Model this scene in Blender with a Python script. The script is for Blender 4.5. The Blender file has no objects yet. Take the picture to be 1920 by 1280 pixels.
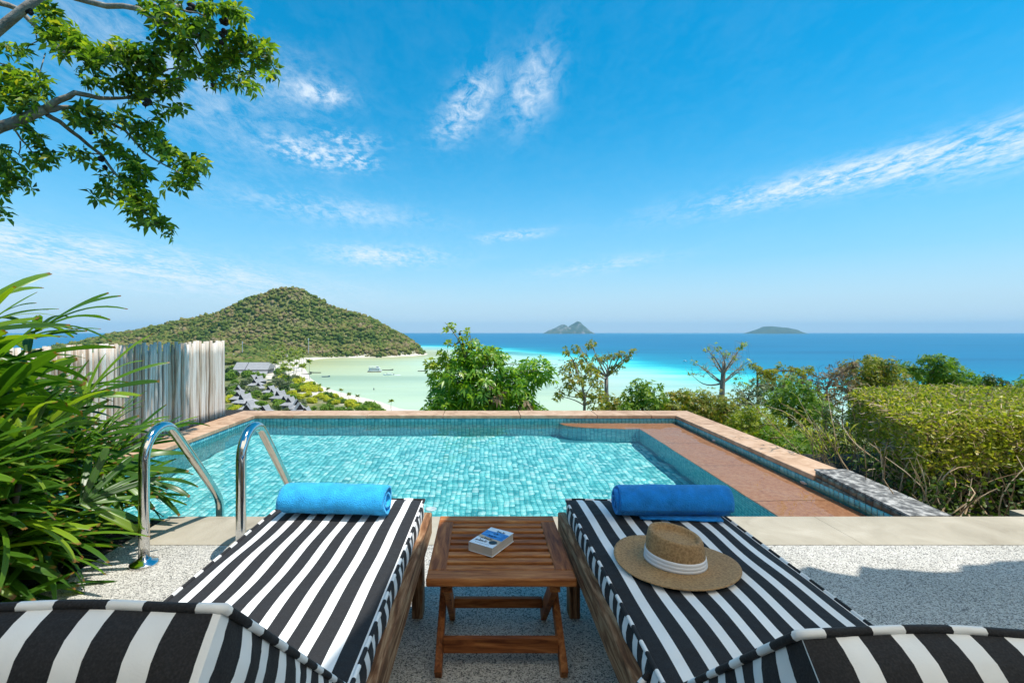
import bpy, math, random
import numpy as np
from mathutils import Vector, Matrix

S = bpy.context.scene
COL = S.collection
R = math.radians
rng = random.Random(7)
nr = np.random.RandomState(11)

# ------------------------------------------------------------------ camera
F = 900.0                      # focal length in units of a 1920-wide frame
EYE = 1.15
cam = bpy.data.cameras.new('camera')
camo = bpy.data.objects.new('camera', cam)
COL.objects.link(camo)
S.camera = camo
camo.location = (0, 0, EYE)
camo.rotation_euler = (R(90), 0, 0)
cam.sensor_width = 36
cam.lens = 36 * F / 1920
cam.shift_x = 55 / 1920
cam.shift_y = -18 / 1920
cam.clip_start = 0.05
cam.clip_end = 90000

# ------------------------------------------------------------------ render / exposure
S.view_settings.view_transform = 'Standard'
S.view_settings.look = 'None'
S.view_settings.gamma = 1
S.view_settings.exposure = 0.42
S.view_settings.use_curve_mapping = False
S.render.engine = 'CYCLES'
S.cycles.use_denoising = True
S.cycles.max_bounces = 8
S.cycles.transmission_bounces = 8
S.cycles.diffuse_bounces = 3
S.cycles.sample_clamp_indirect = 6
S.cycles.volume_bounces = 0

# ------------------------------------------------------------------ sun
SUN = Vector((.30, -.12, 1.0)).normalized()
sl = bpy.data.lights.new('sun', 'SUN')
sl.energy = 4.5
sl.angle = R(.5)
sl.color = (1, .95, .87)
sl.cycles.is_caustics_light = True
so = bpy.data.objects.new('sun', sl)
COL.objects.link(so)
so.rotation_euler = SUN.to_track_quat('Z', 'Y').to_euler()
so.location = (3, 3, 12)

# ------------------------------------------------------------------ world
def build_world():
    w = bpy.data.worlds.new('World')
    S.world = w
    w.use_nodes = True
    nt = w.node_tree
    N, L = nt.nodes, nt.links
    bg = N['Background']
    bg.inputs[1].default_value = .105
    sky = N.new('ShaderNodeTexSky')
    sky.sky_type = 'NISHITA'
    sky.sun_disc = False
    sky.sun_elevation = math.asin(SUN.z)
    sky.sun_rotation = math.atan2(SUN.x, SUN.y)
    sky.altitude = 0
    sky.air_density = 1.0
    sky.dust_density = .1
    sky.ozone_density = 3.0
    hs = N.new('ShaderNodeHueSaturation')
    hs.inputs['Saturation'].default_value = 1.95
    hs.inputs['Hue'].default_value = .479
    hs.inputs['Value'].default_value = 1.36
    L.new(sky.outputs[0], hs.inputs['Color'])
    geo = N.new('ShaderNodeTexCoord')
    sep = N.new('ShaderNodeSeparateXYZ')
    L.new(geo.outputs['Generated'], sep.inputs[0])

    def M(op, a, b=None, c=None, clamp=False):
        n = N.new('ShaderNodeMath')
        n.operation = op
        n.use_clamp = clamp
        for i, q in enumerate((a, b, c)):
            if q is None:
                continue
            if isinstance(q, (int, float)):
                n.inputs[i].default_value = q
            else:
                L.new(q, n.inputs[i])
        return n.outputs[0]
    X, Y, Z = sep.outputs
    az = M('ARCTAN2', X, Y)
    el = M('ARCSINE', Z)
    # cloud layer seen on a flat sheet high up
    zz = M('ADD', M('MAXIMUM', Z, 0.0), .10)
    px = M('DIVIDE', X, zz)
    py = M('DIVIDE', Y, zz)
    cv = N.new('ShaderNodeCombineXYZ')
    L.new(px, cv.inputs[0]); L.new(py, cv.inputs[1])

    def noise(scale, rot, stretch, detail=8, rough=.62, dist=.4):
        mp = N.new('ShaderNodeMapping')
        mp.inputs['Rotation'].default_value = (0, 0, rot)
        mp.inputs['Scale'].default_value = (stretch[0], stretch[1], 1)
        L.new(cv.outputs[0], mp.inputs[0])
        n = N.new('ShaderNodeTexNoise')
        n.inputs['Scale'].default_value = scale
        n.inputs['Detail'].default_value = detail
        n.inputs['Roughness'].default_value = rough
        n.inputs['Distortion'].default_value = dist
        L.new(mp.outputs[0], n.inputs[0])
        return n.outputs[0]
    wisp = noise(3.6, .5, (1, .5), 8, .62, .8)
    fine = noise(17, .3, (1, .6), 6, .7, .5)
    puff = noise(26, 0, (1, .8), 4, .6, .1)

    def patch(a0, e0, sa, se, tilt):
        da = M('SUBTRACT', az, a0)
        de = M('SUBTRACT', M('SUBTRACT', el, e0), M('MULTIPLY', da, tilt))
        g = M('ADD', M('POWER', M('ABSOLUTE', M('DIVIDE', da, sa)), 2.0), M('POWER', M('ABSOLUTE', M('DIVIDE', de, se)), 2.0))
        return M('POWER', 2.718, M('MULTIPLY', g, -1.0))

    def ae(x, y):
        u, v = (x - 905) / F, (622 - y) / F
        a = math.atan(u)
        return a, math.atan(v * math.cos(a))

    def P(x, y, wx, wy, tilt):
        a, e = ae(x, y)
        return patch(a, e, wx / F * math.cos(a) ** 2, wy / F * math.cos(a), tilt)
    # streaky cirrus
    streak = M('MULTIPLY', M('SUBTRACT', M('ADD', M('MULTIPLY', wisp, .62), M('MULTIPLY', fine, .62)), .53, clamp=True), 4.2)
    cells = M('MULTIPLY', M('SUBTRACT', M('ADD', M('MULTIPLY', puff, .75), M('MULTIPLY', wisp, .35)), .50, clamp=True), 5.0)
    masks_s = [(P(120, 480, 560, 40, -.10), 1.35), (P(300, 130, 300, 110, -.2), .42), (P(880, 190, 45, 38, .6), 1.1),
               (P(995, 165, 45, 50, .5), .9), (P(1610, 322, 330, 24, .10), 1.1), (P(1850, 290, 200, 34, .06), .9),
               (P(600, 175, 50, 17, .0), 1.2), (P(620, 395, 170, 22, -.05), .55), (P(720, 480, 120, 18, 0), 1.0),
               (P(960, 442, 60, 8, .1), 1.0), (P(1120, 500, 120, 14, .1), .5)]
    masks_c = [(P(575, 288, 70, 20, -.12), 1.0), (P(670, 300, 34, 15, -.1), 1.0), (P(650, 262, 60, 14, 0), .7),
               (P(520, 150, 110, 45, 0), .25), (P(1560, 345, 240, 20, .10), .6), (P(860, 225, 50, 30, .4), .5)]

    def total(ms):
        t = None
        for m, k in ms:
            v = M('MULTIPLY', m, k)
            t = v if t is None else M('ADD', t, v)
        return t
    # the same faint wisps go on over the whole sky
    s1 = M('MULTIPLY', streak, M('ADD', total(masks_s), .025))
    s2 = M('MULTIPLY', cells, total(masks_c))
    c = M('MINIMUM', M('ADD', s1, s2), .86)
    c = M('MULTIPLY', c, M('GREATER_THAN', Z, 0.0))
    hz = N.new('ShaderNodeMix')
    hz.data_type = 'RGBA'
    L.new(M('MULTIPLY', M('POWER', 2.718, M('MULTIPLY', M('POWER', M('DIVIDE', M('ABSOLUTE', el), .22), 1.9), -1.0)), .9), hz.inputs['Factor'])
    L.new(hs.outputs[0], hz.inputs['A'])
    hz.inputs['B'].default_value = (3.7, 5.2, 6.6, 1)
    mix = N.new('ShaderNodeMix')
    mix.data_type = 'RGBA'
    L.new(c, mix.inputs['Factor'])
    L.new(hz.outputs['Result'], mix.inputs['A'])
    mix.inputs['B'].default_value = (6.0, 6.9, 7.8, 1)
    L.new(mix.outputs['Result'], bg.inputs[0])
build_world()

# ------------------------------------------------------------------ helpers
def at(px, py, d):
    """A point d metres in front of the viewing window, for things whose distance is known."""
    return Vector(((px - 905) * d / F, d, EYE + (622 - py) * d / F))


def link(o, parent=None):
    COL.objects.link(o)
    if parent is not None:
        o.parent = parent
    return o


def tag(o, label=None, cat=None, group=None, kind=None):
    if label: o['label'] = label
    if cat: o['category'] = cat
    if group: o['group'] = group
    if kind: o['kind'] = kind
    return o


def empty(name, loc=(0, 0, 0), rz=0, label=None, cat=None, group=None):
    o = bpy.data.objects.new(name, None)
    o.empty_display_size = .1
    link(o)
    o.location = loc
    o.rotation_euler = (0, 0, rz)
    return tag(o, label, cat, group)


def mesh_np(name, V, Fc, mat=None, smooth=False, uv=None):
    V = np.asarray(V, dtype=np.float32)
    Fc = np.asarray(Fc, dtype=np.int32)
    me = bpy.data.meshes.new(name)
    k = Fc.shape[1]
    me.vertices.add(len(V))
    me.vertices.foreach_set('co', V.ravel())
    me.loops.add(Fc.size)
    me.loops.foreach_set('vertex_index', Fc.ravel())
    me.polygons.add(len(Fc))
    me.polygons.foreach_set('loop_start', np.arange(0, Fc.size, k, dtype=np.int32))
    if smooth:
        me.polygons.foreach_set('use_smooth', np.ones(len(Fc), dtype=bool))
    if uv is not None:
        l = me.uv_layers.new(name='UVMap')
        l.data.foreach_set('uv', np.asarray(uv, dtype=np.float32)[Fc.ravel()].ravel())
    me.update()
    me.validate()
    if mat: me.materials.append(mat)
    return me


def ob(name, me, parent=None, loc=None, rot=None):
    o = bpy.data.objects.new(name, me)
    link(o, parent)
    if loc is not None: o.location = loc
    if rot is not None: o.rotation_euler = rot
    return o


class MB:
    """Collects shapes for one mesh."""
    def __init__(self):
        self.v, self.f, self.uv = [], [], []

    def add(self, vs, fs, uvs=None):
        n = len(self.v)
        self.v += [tuple(p) for p in vs]
        self.f += [tuple(i + n for i in f) for f in fs]
        self.uv += list(uvs) if uvs is not None else [(0, 0)] * len(vs)
        return self

    def box(self, x0, x1, y0, y1, z0, z1, M=None):
        v = [Vector((x, y, z)) for x in (x0, x1) for y in (y0, y1) for z in (z0, z1)]
        if M is not None: v = [M @ p for p in v]
        return self.add(v, [(0, 1, 3, 2), (4, 6, 7, 5), (0, 4, 5, 1), (2, 3, 7, 6), (0, 2, 6, 4), (1, 5, 7, 3)])

    def bar(self, a, b, w, t, up=(0, 0, 1)):
        """A board from a to b, w wide (sideways) and t thick (along up)."""
        a, b = Vector(a), Vector(b)
        d = (b - a).normalized()
        s = d.cross(Vector(up)).normalized()
        u = s.cross(d)
        v = [p + s * (i * w / 2) + u * (j * t / 2) for p in (a, b) for i in (-1, 1) for j in (-1, 1)]
        return self.add(v, [(0, 1, 3, 2), (4, 6, 7, 5), (0, 4, 5, 1), (2, 3, 7, 6), (0, 2, 6, 4), (1, 5, 7, 3)])

    def tube(self, pts, rad, n=8, cap=True):
        pts = [Vector(p) for p in pts]
        if not hasattr(rad, '__len__'): rad = [rad] * len(pts)
        base = len(self.v)
        prev = None
        vs, fs, uv = [], [], []
        ln = 0
        for i, p in enumerate(pts):
            t = (pts[min(i + 1, len(pts) - 1)] - pts[max(i - 1, 0)])
            t = t.normalized() if t.length > 1e-9 else Vector((0, 0, 1))
            if prev is None:
                a = Vector((0, 0, 1)) if abs(t.z) < .9 else Vector((1, 0, 0))
                s = t.cross(a).normalized()
            else:
                s = (prev - t * prev.dot(t)).normalized()
                ln += (p - pts[i - 1]).length
            prev = s
            u = t.cross(s)
            for k in range(n):
                a = 2 * math.pi * k / n
                vs.append(p + (s * math.cos(a) + u * math.sin(a)) * rad[i])
                uv.append((ln, k / n))
        for i in range(len(pts) - 1):
            for k in range(n):
                fs.append((i * n + k, i * n + (k + 1) % n, (i + 1) * n + (k + 1) % n, (i + 1) * n + k))
        if cap:
            fs.append(tuple(range(n - 1, -1, -1)))
            m = (len(pts) - 1) * n
            fs.append(tuple(range(m, m + n)))
        return self.add(vs, fs, uv)

    def lathe(self, prof, n=32, sx=1, sy=1, M=None):
        vs, fs = [], []
        for r, z in prof:
            for k in range(n):
                a = 2 * math.pi * k / n
                p = Vector((r * math.cos(a) * sx, r * math.sin(a) * sy, z))
                vs.append(M @ p if M is not None else p)
        for i in range(len(prof) - 1):
            for k in range(n):
                fs.append((i * n + k, i * n + (k + 1) % n, (i + 1) * n + (k + 1) % n, (i + 1) * n + k))
        if prof[0][0] > 1e-6: fs.append(tuple(range(n - 1, -1, -1)))
        if prof[-1][0] > 1e-6: fs.append(tuple(range((len(prof) - 1) * n, len(prof) * n)))
        return self.add(vs, fs)

    def prism(self, poly, z0, z1):
        n = len(poly)
        vs = [(x, y, z0) for x, y in poly] + [(x, y, z1) for x, y in poly]
        fs = [tuple(range(n - 1, -1, -1)), tuple(range(n, 2 * n))] + [(i, (i + 1) % n, n + (i + 1) % n, n + i) for i in range(n)]
        return self.add(vs, fs)

    def mesh(self, name, mat, smooth=False):
        me = bpy.data.meshes.new(name)
        me.from_pydata([tuple(p) for p in self.v], [], self.f)
        l = me.uv_layers.new(name='UVMap')
        idx = np.zeros(len(me.loops), dtype=np.int32)
        me.loops.foreach_get('vertex_index', idx)
        l.data.foreach_set('uv', np.asarray(self.uv, dtype=np.float32)[idx].ravel())
        if smooth:
            me.polygons.foreach_set('use_smooth', np.ones(len(me.polygons), dtype=bool))
        me.update()
        if mat: me.materials.append(mat)
        return me

    def build(self, name, mat, parent=None, smooth=False, bevel=0, loc=None, rot=None):
        o = ob(name, self.mesh(name, mat, smooth), parent, loc, rot)
        if bevel:
            m = o.modifiers.new('bevel', 'BEVEL')
            m.width = bevel
            m.segments = 2
            m.limit_method = 'ANGLE'
        return o


# ------------------------------------------------------------------ materials
def newmat(name):
    m = bpy.data.materials.new(name)
    m.use_nodes = True
    nt = m.node_tree
    return m, nt, nt.nodes, nt.links, nt.nodes['Principled BSDF']


def ramp(N, stops):
    r = N.new('ShaderNodeValToRGB')
    e = r.color_ramp.elements
    e[0].position, e[0].color = stops[0][0], (*stops[0][1], 1)
    e[1].position, e[1].color = stops[-1][0], (*stops[-1][1], 1)
    for p, c in stops[1:-1]:
        q = e.new(p)
        q.color = (*c, 1)
    return r


def rnd(N, L, objw=1.0):
    """0..1 value: differs for each loose piece of a mesh and for each object."""
    g = N.new('ShaderNodeNewGeometry')
    o = N.new('ShaderNodeObjectInfo')
    a = N.new('ShaderNodeMath'); a.operation = 'ADD'
    L.new(g.outputs['Random Per Island'], a.inputs[0]); L.new(o.outputs['Random'], a.inputs[1])
    f = N.new('ShaderNodeMath'); f.operation = 'FRACT'
    L.new(a.outputs[0], f.inputs[0])
    return f.outputs[0]


def surf(name, stops, scale=5, rough=.6, bump=0, bscale=60, stretch=(1, 1, 1), detail=6, spec=.5, piece=0, metallic=0, coord='Object', bdist=.01, dist=0):
    """Noise-coloured surface; piece = how far single pieces differ in tone."""
    m, nt, N, L, b = newmat(name)
    tc = N.new('ShaderNodeTexCoord')
    mp = N.new('ShaderNodeMapping')
    mp.inputs['Scale'].default_value = stretch
    L.new(tc.outputs[coord], mp.inputs[0])
    vec = mp.outputs[0]
    if piece:
        oi = rnd(N, L)
        ad = N.new('ShaderNodeVectorMath'); ad.operation = 'ADD'
        mu = N.new('ShaderNodeMath'); mu.operation = 'MULTIPLY'; mu.inputs[1].default_value = 37.0
        L.new(oi, mu.inputs[0]); L.new(vec, ad.inputs[0]); L.new(mu.outputs[0], ad.inputs[1])
        vec = ad.outputs[0]
    n = N.new('ShaderNodeTexNoise')
    n.inputs['Scale'].default_value = scale
    n.inputs['Detail'].default_value = detail
    n.inputs['Roughness'].default_value = .6
    n.inputs['Distortion'].default_value = dist
    L.new(vec, n.inputs[0])
    f = n.outputs[0]
    if piece:
        a = N.new('ShaderNodeMath'); a.operation = 'MULTIPLY_ADD'
        s = N.new('ShaderNodeMath'); s.operation = 'SUBTRACT'; s.inputs[1].default_value = .5
        L.new(oi, s.inputs[0]); L.new(s.outputs[0], a.inputs[0]); a.inputs[1].default_value = piece; L.new(f, a.inputs[2])
        f = a.outputs[0]
    r = ramp(N, stops)
    L.new(f, r.inputs[0])
    L.new(r.outputs[0], b.inputs['Base Color'])
    b.inputs['Roughness'].default_value = rough
    b.inputs['Specular IOR Level'].default_value = spec
    b.inputs['Metallic'].default_value = metallic
    if bump:
        n2 = N.new('ShaderNodeTexNoise')
        n2.inputs['Scale'].default_value = bscale
        n2.inputs['Detail'].default_value = 5
        L.new(vec, n2.inputs[0])
        bp = N.new('ShaderNodeBump')
        bp.inputs['Strength'].default_value = bump
        bp.inputs['Distance'].default_value = bdist
        L.new(n2.outputs[0], bp.inputs['Height'])
        L.new(bp.outputs[0], b.inputs['Normal'])
    return m


def leafmat(name, stops, trans=.35, rough=.45, spec=.35, tcol=None, tip=None, patch=0):
    m, nt, N, L, b = newmat(name)
    f = rnd(N, L)
    if patch:
        tc = N.new('ShaderNodeTexCoord')
        n = N.new('ShaderNodeTexNoise'); n.inputs['Scale'].default_value = patch; n.inputs['Detail'].default_value = 4
        L.new(tc.outputs['Object'], n.inputs[0])
        mr = N.new('ShaderNodeMapRange'); mr.inputs['From Min'].default_value = .28; mr.inputs['From Max'].default_value = .72; mr.inputs['To Min'].default_value = -.12; mr.inputs['To Max'].default_value = .62
        L.new(n.outputs[0], mr.inputs[0])
        a = N.new('ShaderNodeMath'); a.operation = 'MULTIPLY_ADD'; a.inputs[1].default_value = .52
        L.new(f, a.inputs[0]); L.new(mr.outputs[0], a.inputs[2])
        f = a.outputs[0]
    r = ramp(N, stops)
    L.new(f, r.inputs[0])
    col = r.outputs[0]
    if tip:
        uv = N.new('ShaderNodeUVMap')
        sp = N.new('ShaderNodeSeparateXYZ')
        L.new(uv.outputs[0], sp.inputs[0])
        mr = N.new('ShaderNodeMapRange')
        mr.inputs['From Min'].default_value = .955
        mr.inputs['From Max'].default_value = .985
        L.new(sp.outputs[1], mr.inputs[0])
        mx = N.new('ShaderNodeMix'); mx.data_type = 'RGBA'
        L.new(mr.outputs[0], mx.inputs['Factor']); L.new(col, mx.inputs['A'])
        mx.inputs['B'].default_value = (*tip, 1)
        col = mx.outputs['Result']
    L.new(col, b.inputs['Base Color'])
    b.inputs['Roughness'].default_value = rough
    b.inputs['Specular IOR Level'].default_value = spec
    t = N.new('ShaderNodeBsdfTranslucent')
    g = N.new('ShaderNodeMix'); g.data_type = 'RGBA'; g.blend_type = 'MULTIPLY'
    g.inputs['Factor'].default_value = 1
    L.new(col, g.inputs['A'])
    g.inputs['B'].default_value = (*(tcol or (1.5, 1.6, .5)), 1)
    L.new(g.outputs['Result'], t.inputs[0])
    mx = N.new('ShaderNodeMixShader')
    mx.inputs[0].default_value = trans
    L.new(b.outputs[0], mx.inputs[1]); L.new(t.outputs[0], mx.inputs[2])
    L.new(mx.outputs[0], N['Material Output'].inputs[0])
    return m


def build_materials():
    G = {}
    # pebble wash: small stones set in cement
    m, nt, N, L, b = newmat('pebble_wash')
    tc = N.new('ShaderNodeTexCoord')
    vo = N.new('ShaderNodeTexVoronoi'); vo.inputs['Scale'].default_value = 230
    L.new(tc.outputs['Object'], vo.inputs[0])
    sp = N.new('ShaderNodeSeparateColor')
    L.new(vo.outputs['Color'], sp.inputs[0])
    r = ramp(N, [(0, (.07, .068, .064)), (.14, (.17, .163, .15)), (.34, (.37, .35, .31)), (.6, (.50, .475, .43)), (1, (.68, .65, .59))])
    L.new(sp.outputs[0], r.inputs[0])
    big = N.new('ShaderNodeTexNoise'); big.inputs['Scale'].default_value = 2.2; big.inputs['Detail'].default_value = 5
    L.new(tc.outputs['Object'], big.inputs[0])
    rb = ramp(N, [(.3, (.84, .84, .82)), (.7, (1, 1, 1))])
    L.new(big.outputs[0], rb.inputs[0])
    mu = N.new('ShaderNodeMix'); mu.data_type = 'RGBA'; mu.blend_type = 'MULTIPLY'; mu.inputs['Factor'].default_value = 1
    L.new(r.outputs[0], mu.inputs['A']); L.new(rb.outputs[0], mu.inputs['B'])
    L.new(mu.outputs['Result'], b.inputs['Base Color'])
    b.inputs['Roughness'].default_value = .75
    bp = N.new('ShaderNodeBump'); bp.inputs['Strength'].default_value = .6; bp.inputs['Distance'].default_value = .004; bp.invert = True
    L.new(vo.outputs['Distance'], bp.inputs['Height']); L.new(bp.outputs[0], b.inputs['Normal'])
    G['pebble'] = m
    G['concrete'] = surf('pale_concrete', [(.28, (.24, .205, .150)), (.42, (.31, .272, .205)), (.58, (.36, .318, .245)), (.75, (.42, .375, .30))], 3.5, .8, .25, 90, detail=10, dist=.6)
    G['soil'] = surf('dark_soil', [(.3, (.010, .008, .006)), (.7, (.030, .022, .015))], 14, .95, .8, 40, bdist=.03)  # dark soil, deepened further with the shade under the hedge
    G['coping'] = surf('pink_sandstone', [(.28, (.29, .165, .095)), (.5, (.45, .285, .175)), (.7, (.56, .385, .26))], 7, .75, .35, 120, (1, 1, 1), 10, piece=.10, dist=.8)
    G['ledge'] = surf('brown_stone', [(.3, (.36, .128, .055)), (.5, (.48, .190, .088)), (.72, (.57, .27, .14))], 28, .6, .2, 100, (1, 1, 1), 8, piece=.06, dist=.5)
    G['dappled_stone'] = surf('shade_dappled_stone', [(.38, (.06, .06, .06)), (.5, (.15, .15, .145)), (.64, (.40, .39, .37))], 22, .85, .3, 80, detail=10)  # grey stone, the hedge's dappled shade painted into its dark and pale mottling
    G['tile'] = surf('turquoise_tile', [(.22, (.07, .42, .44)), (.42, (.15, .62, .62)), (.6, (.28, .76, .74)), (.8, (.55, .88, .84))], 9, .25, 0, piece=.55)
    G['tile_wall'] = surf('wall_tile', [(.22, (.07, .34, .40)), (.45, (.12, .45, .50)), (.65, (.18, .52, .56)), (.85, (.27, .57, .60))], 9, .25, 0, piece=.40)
    G['tile_dark'] = surf('brown_green_tile', [(.25, (.06, .06, .05)), (.5, (.12, .12, .095)), (.75, (.17, .20, .16))], 12, .35, .1, 60, piece=.5)
    G['grout'] = surf('teal_grout', [(.3, (.015, .17, .20)), (.7, (.025, .23, .25))], 12, .9)
    G['grout_dark'] = surf('dark_grout', [(.3, (.03, .028, .025)), (.7, (.05, .045, .04))], 12, .9)
    # water
    m, nt, N, L, b = newmat('pool_water')
    N.remove(b)
    gl = N.new('ShaderNodeBsdfRefraction')
    gl.inputs['Color'].default_value = (.93, 1, 1, 1); gl.inputs['Roughness'].default_value = 0; gl.inputs['IOR'].default_value = 1.33
    gs = N.new('ShaderNodeBsdfGlossy'); gs.inputs['Roughness'].default_value = 0
    fn = N.new('ShaderNodeFresnel'); fn.inputs['IOR'].default_value = 1.33
    fm = N.new('ShaderNodeMath'); fm.operation = 'MULTIPLY'; fm.inputs[1].default_value = .55
    L.new(fn.outputs[0], fm.inputs[0])
    mx = N.new('ShaderNodeMixShader')
    L.new(fm.outputs[0], mx.inputs[0]); L.new(gl.outputs[0], mx.inputs[1]); L.new(gs.outputs[0], mx.inputs[2])
    L.new(mx.outputs[0], N['Material Output'].inputs[0])
    G['water'] = m
    teak = [(.25, (.085, .024, .008)), (.45, (.24, .080, .025)), (.6, (.38, .145, .046)), (.78, (.54, .25, .09))]
    for ax, st in (('x', (1, 9, 9)), ('y', (9, 1, 9)), ('z', (9, 9, 1))):
        G['teak_' + ax] = surf('teak_' + ax, teak, 6, .55, .18, 30, st, 8, piece=.22, dist=.7, bdist=.004, spec=.15)
        G['old_' + ax] = surf('weathered_teak_' + ax, [(.28, (.07, .030, .014)), (.42, (.20, .095, .045)), (.55, (.38, .235, .13)), (.75, (.52, .38, .25))], 5, .7, .3, 30, st, 9, piece=.12, dist=.9, bdist=.004, spec=.15)
    # striped canvas
    m, nt, N, L, b = newmat('striped_canvas')
    uv = N.new('ShaderNodeUVMap')
    sp = N.new('ShaderNodeSeparateXYZ')
    L.new(uv.outputs[0], sp.inputs[0])
    fr = N.new('ShaderNodeMath'); fr.operation = 'FRACT'
    L.new(sp.outputs[0], fr.inputs[0])
    lt = N.new('ShaderNodeMath'); lt.operation = 'GREATER_THAN'; lt.inputs[1].default_value = .59
    L.new(fr.outputs[0], lt.inputs[0])
    tc = N.new('ShaderNodeTexCoord')
    n = N.new('ShaderNodeTexNoise'); n.inputs['Scale'].default_value = 420; n.inputs['Detail'].default_value = 2
    L.new(tc.outputs['Object'], n.inputs[0])
    n3 = N.new('ShaderNodeTexNoise'); n3.inputs['Scale'].default_value = 6; n3.inputs['Detail'].default_value = 6
    L.new(tc.outputs['Object'], n3.inputs[0])
    rk = ramp(N, [(.25, (.013, .013, .014)), (.5, (.019, .019, .021)), (.8, (.033, .033, .035))])
    L.new(n.outputs[0], rk.inputs[0])
    rw = ramp(N, [(.3, (.68, .68, .67)), (.65, (.80, .80, .79))])
    L.new(n3.outputs[0], rw.inputs[0])
    mx = N.new('ShaderNodeMix'); mx.data_type = 'RGBA'
    L.new(lt.outputs[0], mx.inputs['Factor']); L.new(rk.outputs[0], mx.inputs['A']); L.new(rw.outputs[0], mx.inputs['B'])
    L.new(mx.outputs['Result'], b.inputs['Base Color'])
    b.inputs['Roughness'].default_value = .85
    b.inputs['Specular IOR Level'].default_value = .25
    b.inputs['Sheen Weight'].default_value = .03
    n4 = N.new('ShaderNodeTexNoise'); n4.inputs['Scale'].default_value = 7; n4.inputs['Detail'].default_value = 3
    L.new(tc.outputs['Object'], n4.inputs[0])
    bp = N.new('ShaderNodeBump'); bp.inputs['Strength'].default_value = .6; bp.inputs['Distance'].default_value = .028
    L.new(n4.outputs[0], bp.inputs['Height'])
    bp2 = N.new('ShaderNodeBump'); bp2.inputs['Strength'].default_value = .25; bp2.inputs['Distance'].default_value = .001
    L.new(n.outputs[0], bp2.inputs['Height']); L.new(bp.outputs[0], bp2.inputs['Normal'])
    L.new(bp2.outputs[0], b.inputs['Normal'])
    G['canvas'] = m
    # towels: one blue in sunlit and shaded copies, shade put into the colour
    for k, c in (('towel', (.03, .40, .88)), ('towel_shaded', (.008, .22, .68))):
        m = surf(k + '_terry', [(.3, tuple(q * .75 for q in c)), (.7, tuple(min(1, q * 1.2 + .003) for q in c))], 26, .95, 1.0, 240, (1, 1, 1), 6, spec=.15, bdist=.006)
        m.node_tree.nodes['Principled BSDF'].inputs['Sheen Weight'].default_value = .5
        m.node_tree.nodes['Principled BSDF'].inputs['Sheen Tint'].default_value = (.3, .75, 1, 1)
        G[k] = m
    # steel
    m = surf('polished_steel', [(.3, (.55, .54, .52)), (.7, (.68, .68, .67))], 30, .10, 0, metallic=1)
    G['steel'] = m
    # straw
    m, nt, N, L, b = newmat('woven_straw')
    tc = N.new('ShaderNodeTexCoord')
    sp = N.new('ShaderNodeUVMap')
    wv = N.new('ShaderNodeTexWave'); wv.wave_type = 'BANDS'; wv.bands_direction = 'Y'; wv.inputs['Scale'].default_value = 34; wv.inputs['Distortion'].default_value = .6; wv.inputs['Detail'].default_value = 1
    w2 = N.new('ShaderNodeTexWave'); w2.wave_type = 'BANDS'; w2.bands_direction = 'X'; w2.inputs['Scale'].default_value = 36; w2.inputs['Distortion'].default_value = 1.5
    L.new(sp.outputs[0], wv.inputs[0]); L.new(sp.outputs[0], w2.inputs[0])
    nn = N.new('ShaderNodeTexNoise'); nn.inputs['Scale'].default_value = 160; nn.inputs['Detail'].default_value = 4
    L.new(tc.outputs['Object'], nn.inputs[0])
    a = N.new('ShaderNodeMath'); a.operation = 'MULTIPLY'
    L.new(wv.outputs['Fac'], a.inputs[0]); L.new(w2.outputs['Fac'], a.inputs[1])
    a2 = N.new('ShaderNodeMath'); a2.operation = 'MULTIPLY_ADD'; a2.inputs[1].default_value = .35
    L.new(a.outputs[0], a2.inputs[0]); L.new(nn.outputs[0], a2.inputs[2])
    r = ramp(N, [(.3, (.24, .12, .042)), (.55, (.50, .29, .12)), (.85, (.66, .42, .20))])
    L.new(a2.outputs[0], r.inputs[0]); L.new(r.outputs[0], b.inputs['Base Color'])
    b.inputs['Roughness'].default_value = .7
    bp = N.new('ShaderNodeBump'); bp.inputs['Strength'].default_value = .9; bp.inputs['Distance'].default_value = .003
    L.new(a2.outputs[0], bp.inputs['Height']); L.new(bp.outputs[0], b.inputs['Normal'])
    G['straw'] = m
    G['ribbon'] = surf('white_ribbon', [(.3, (.66, .64, .65)), (.7, (.78, .76, .77))], 8, .7)
    G['paper'] = surf('page_edges', [(.35, (.46, .40, .33)), (.65, (.62, .56, .48))], 3, .85, 0, stretch=(1, 1, 260))
    G['white'] = surf('white_paint', [(.3, (.70, .70, .69)), (.7, (.82, .82, .80))], 3, .5)
    G['cover'] = surf('white_cover', [(.3, (.72, .74, .78)), (.7, (.80, .82, .85))], 3, .3)
    G['ink'] = surf('black_ink', [(.3, (.008, .008, .012)), (.7, (.02, .02, .025))], 3, .5)
    G['book_sea'] = surf('cover_sea', [(.3, (.01, .07, .25)), (.45, (.02, .16, .50)), (.6, (.06, .30, .68)), (.75, (.5, .65, .8))], 34, .35, 0, stretch=(1, 2.2, 1))
    G['book_sand'] = surf('cover_sand', [(.3, (.42, .28, .15)), (.7, (.60, .46, .30))], 30, .4)
    G['pole'] = surf('bleached_pole', [(.24, (.24, .17, .11)), (.38, (.45, .35, .26)), (.52, (.60, .52, .44)), (.7, (.71, .66, .60)), (.85, (.78, .75, .70))], 26, .85, .5, 60, (1, 1, .07), 8, piece=.34, dist=.3)
    G['bark'] = surf('grey_bark', [(.3, (.14, .115, .09)), (.55, (.28, .24, .195)), (.8, (.42, .37, .31))], 10, .9, .6, 30, bdist=.02)
    G['bark_dark'] = surf('brown_bark', [(.3, (.06, .04, .025)), (.7, (.18, .13, .085))], 14, .9, .5, 30, bdist=.01)
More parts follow.
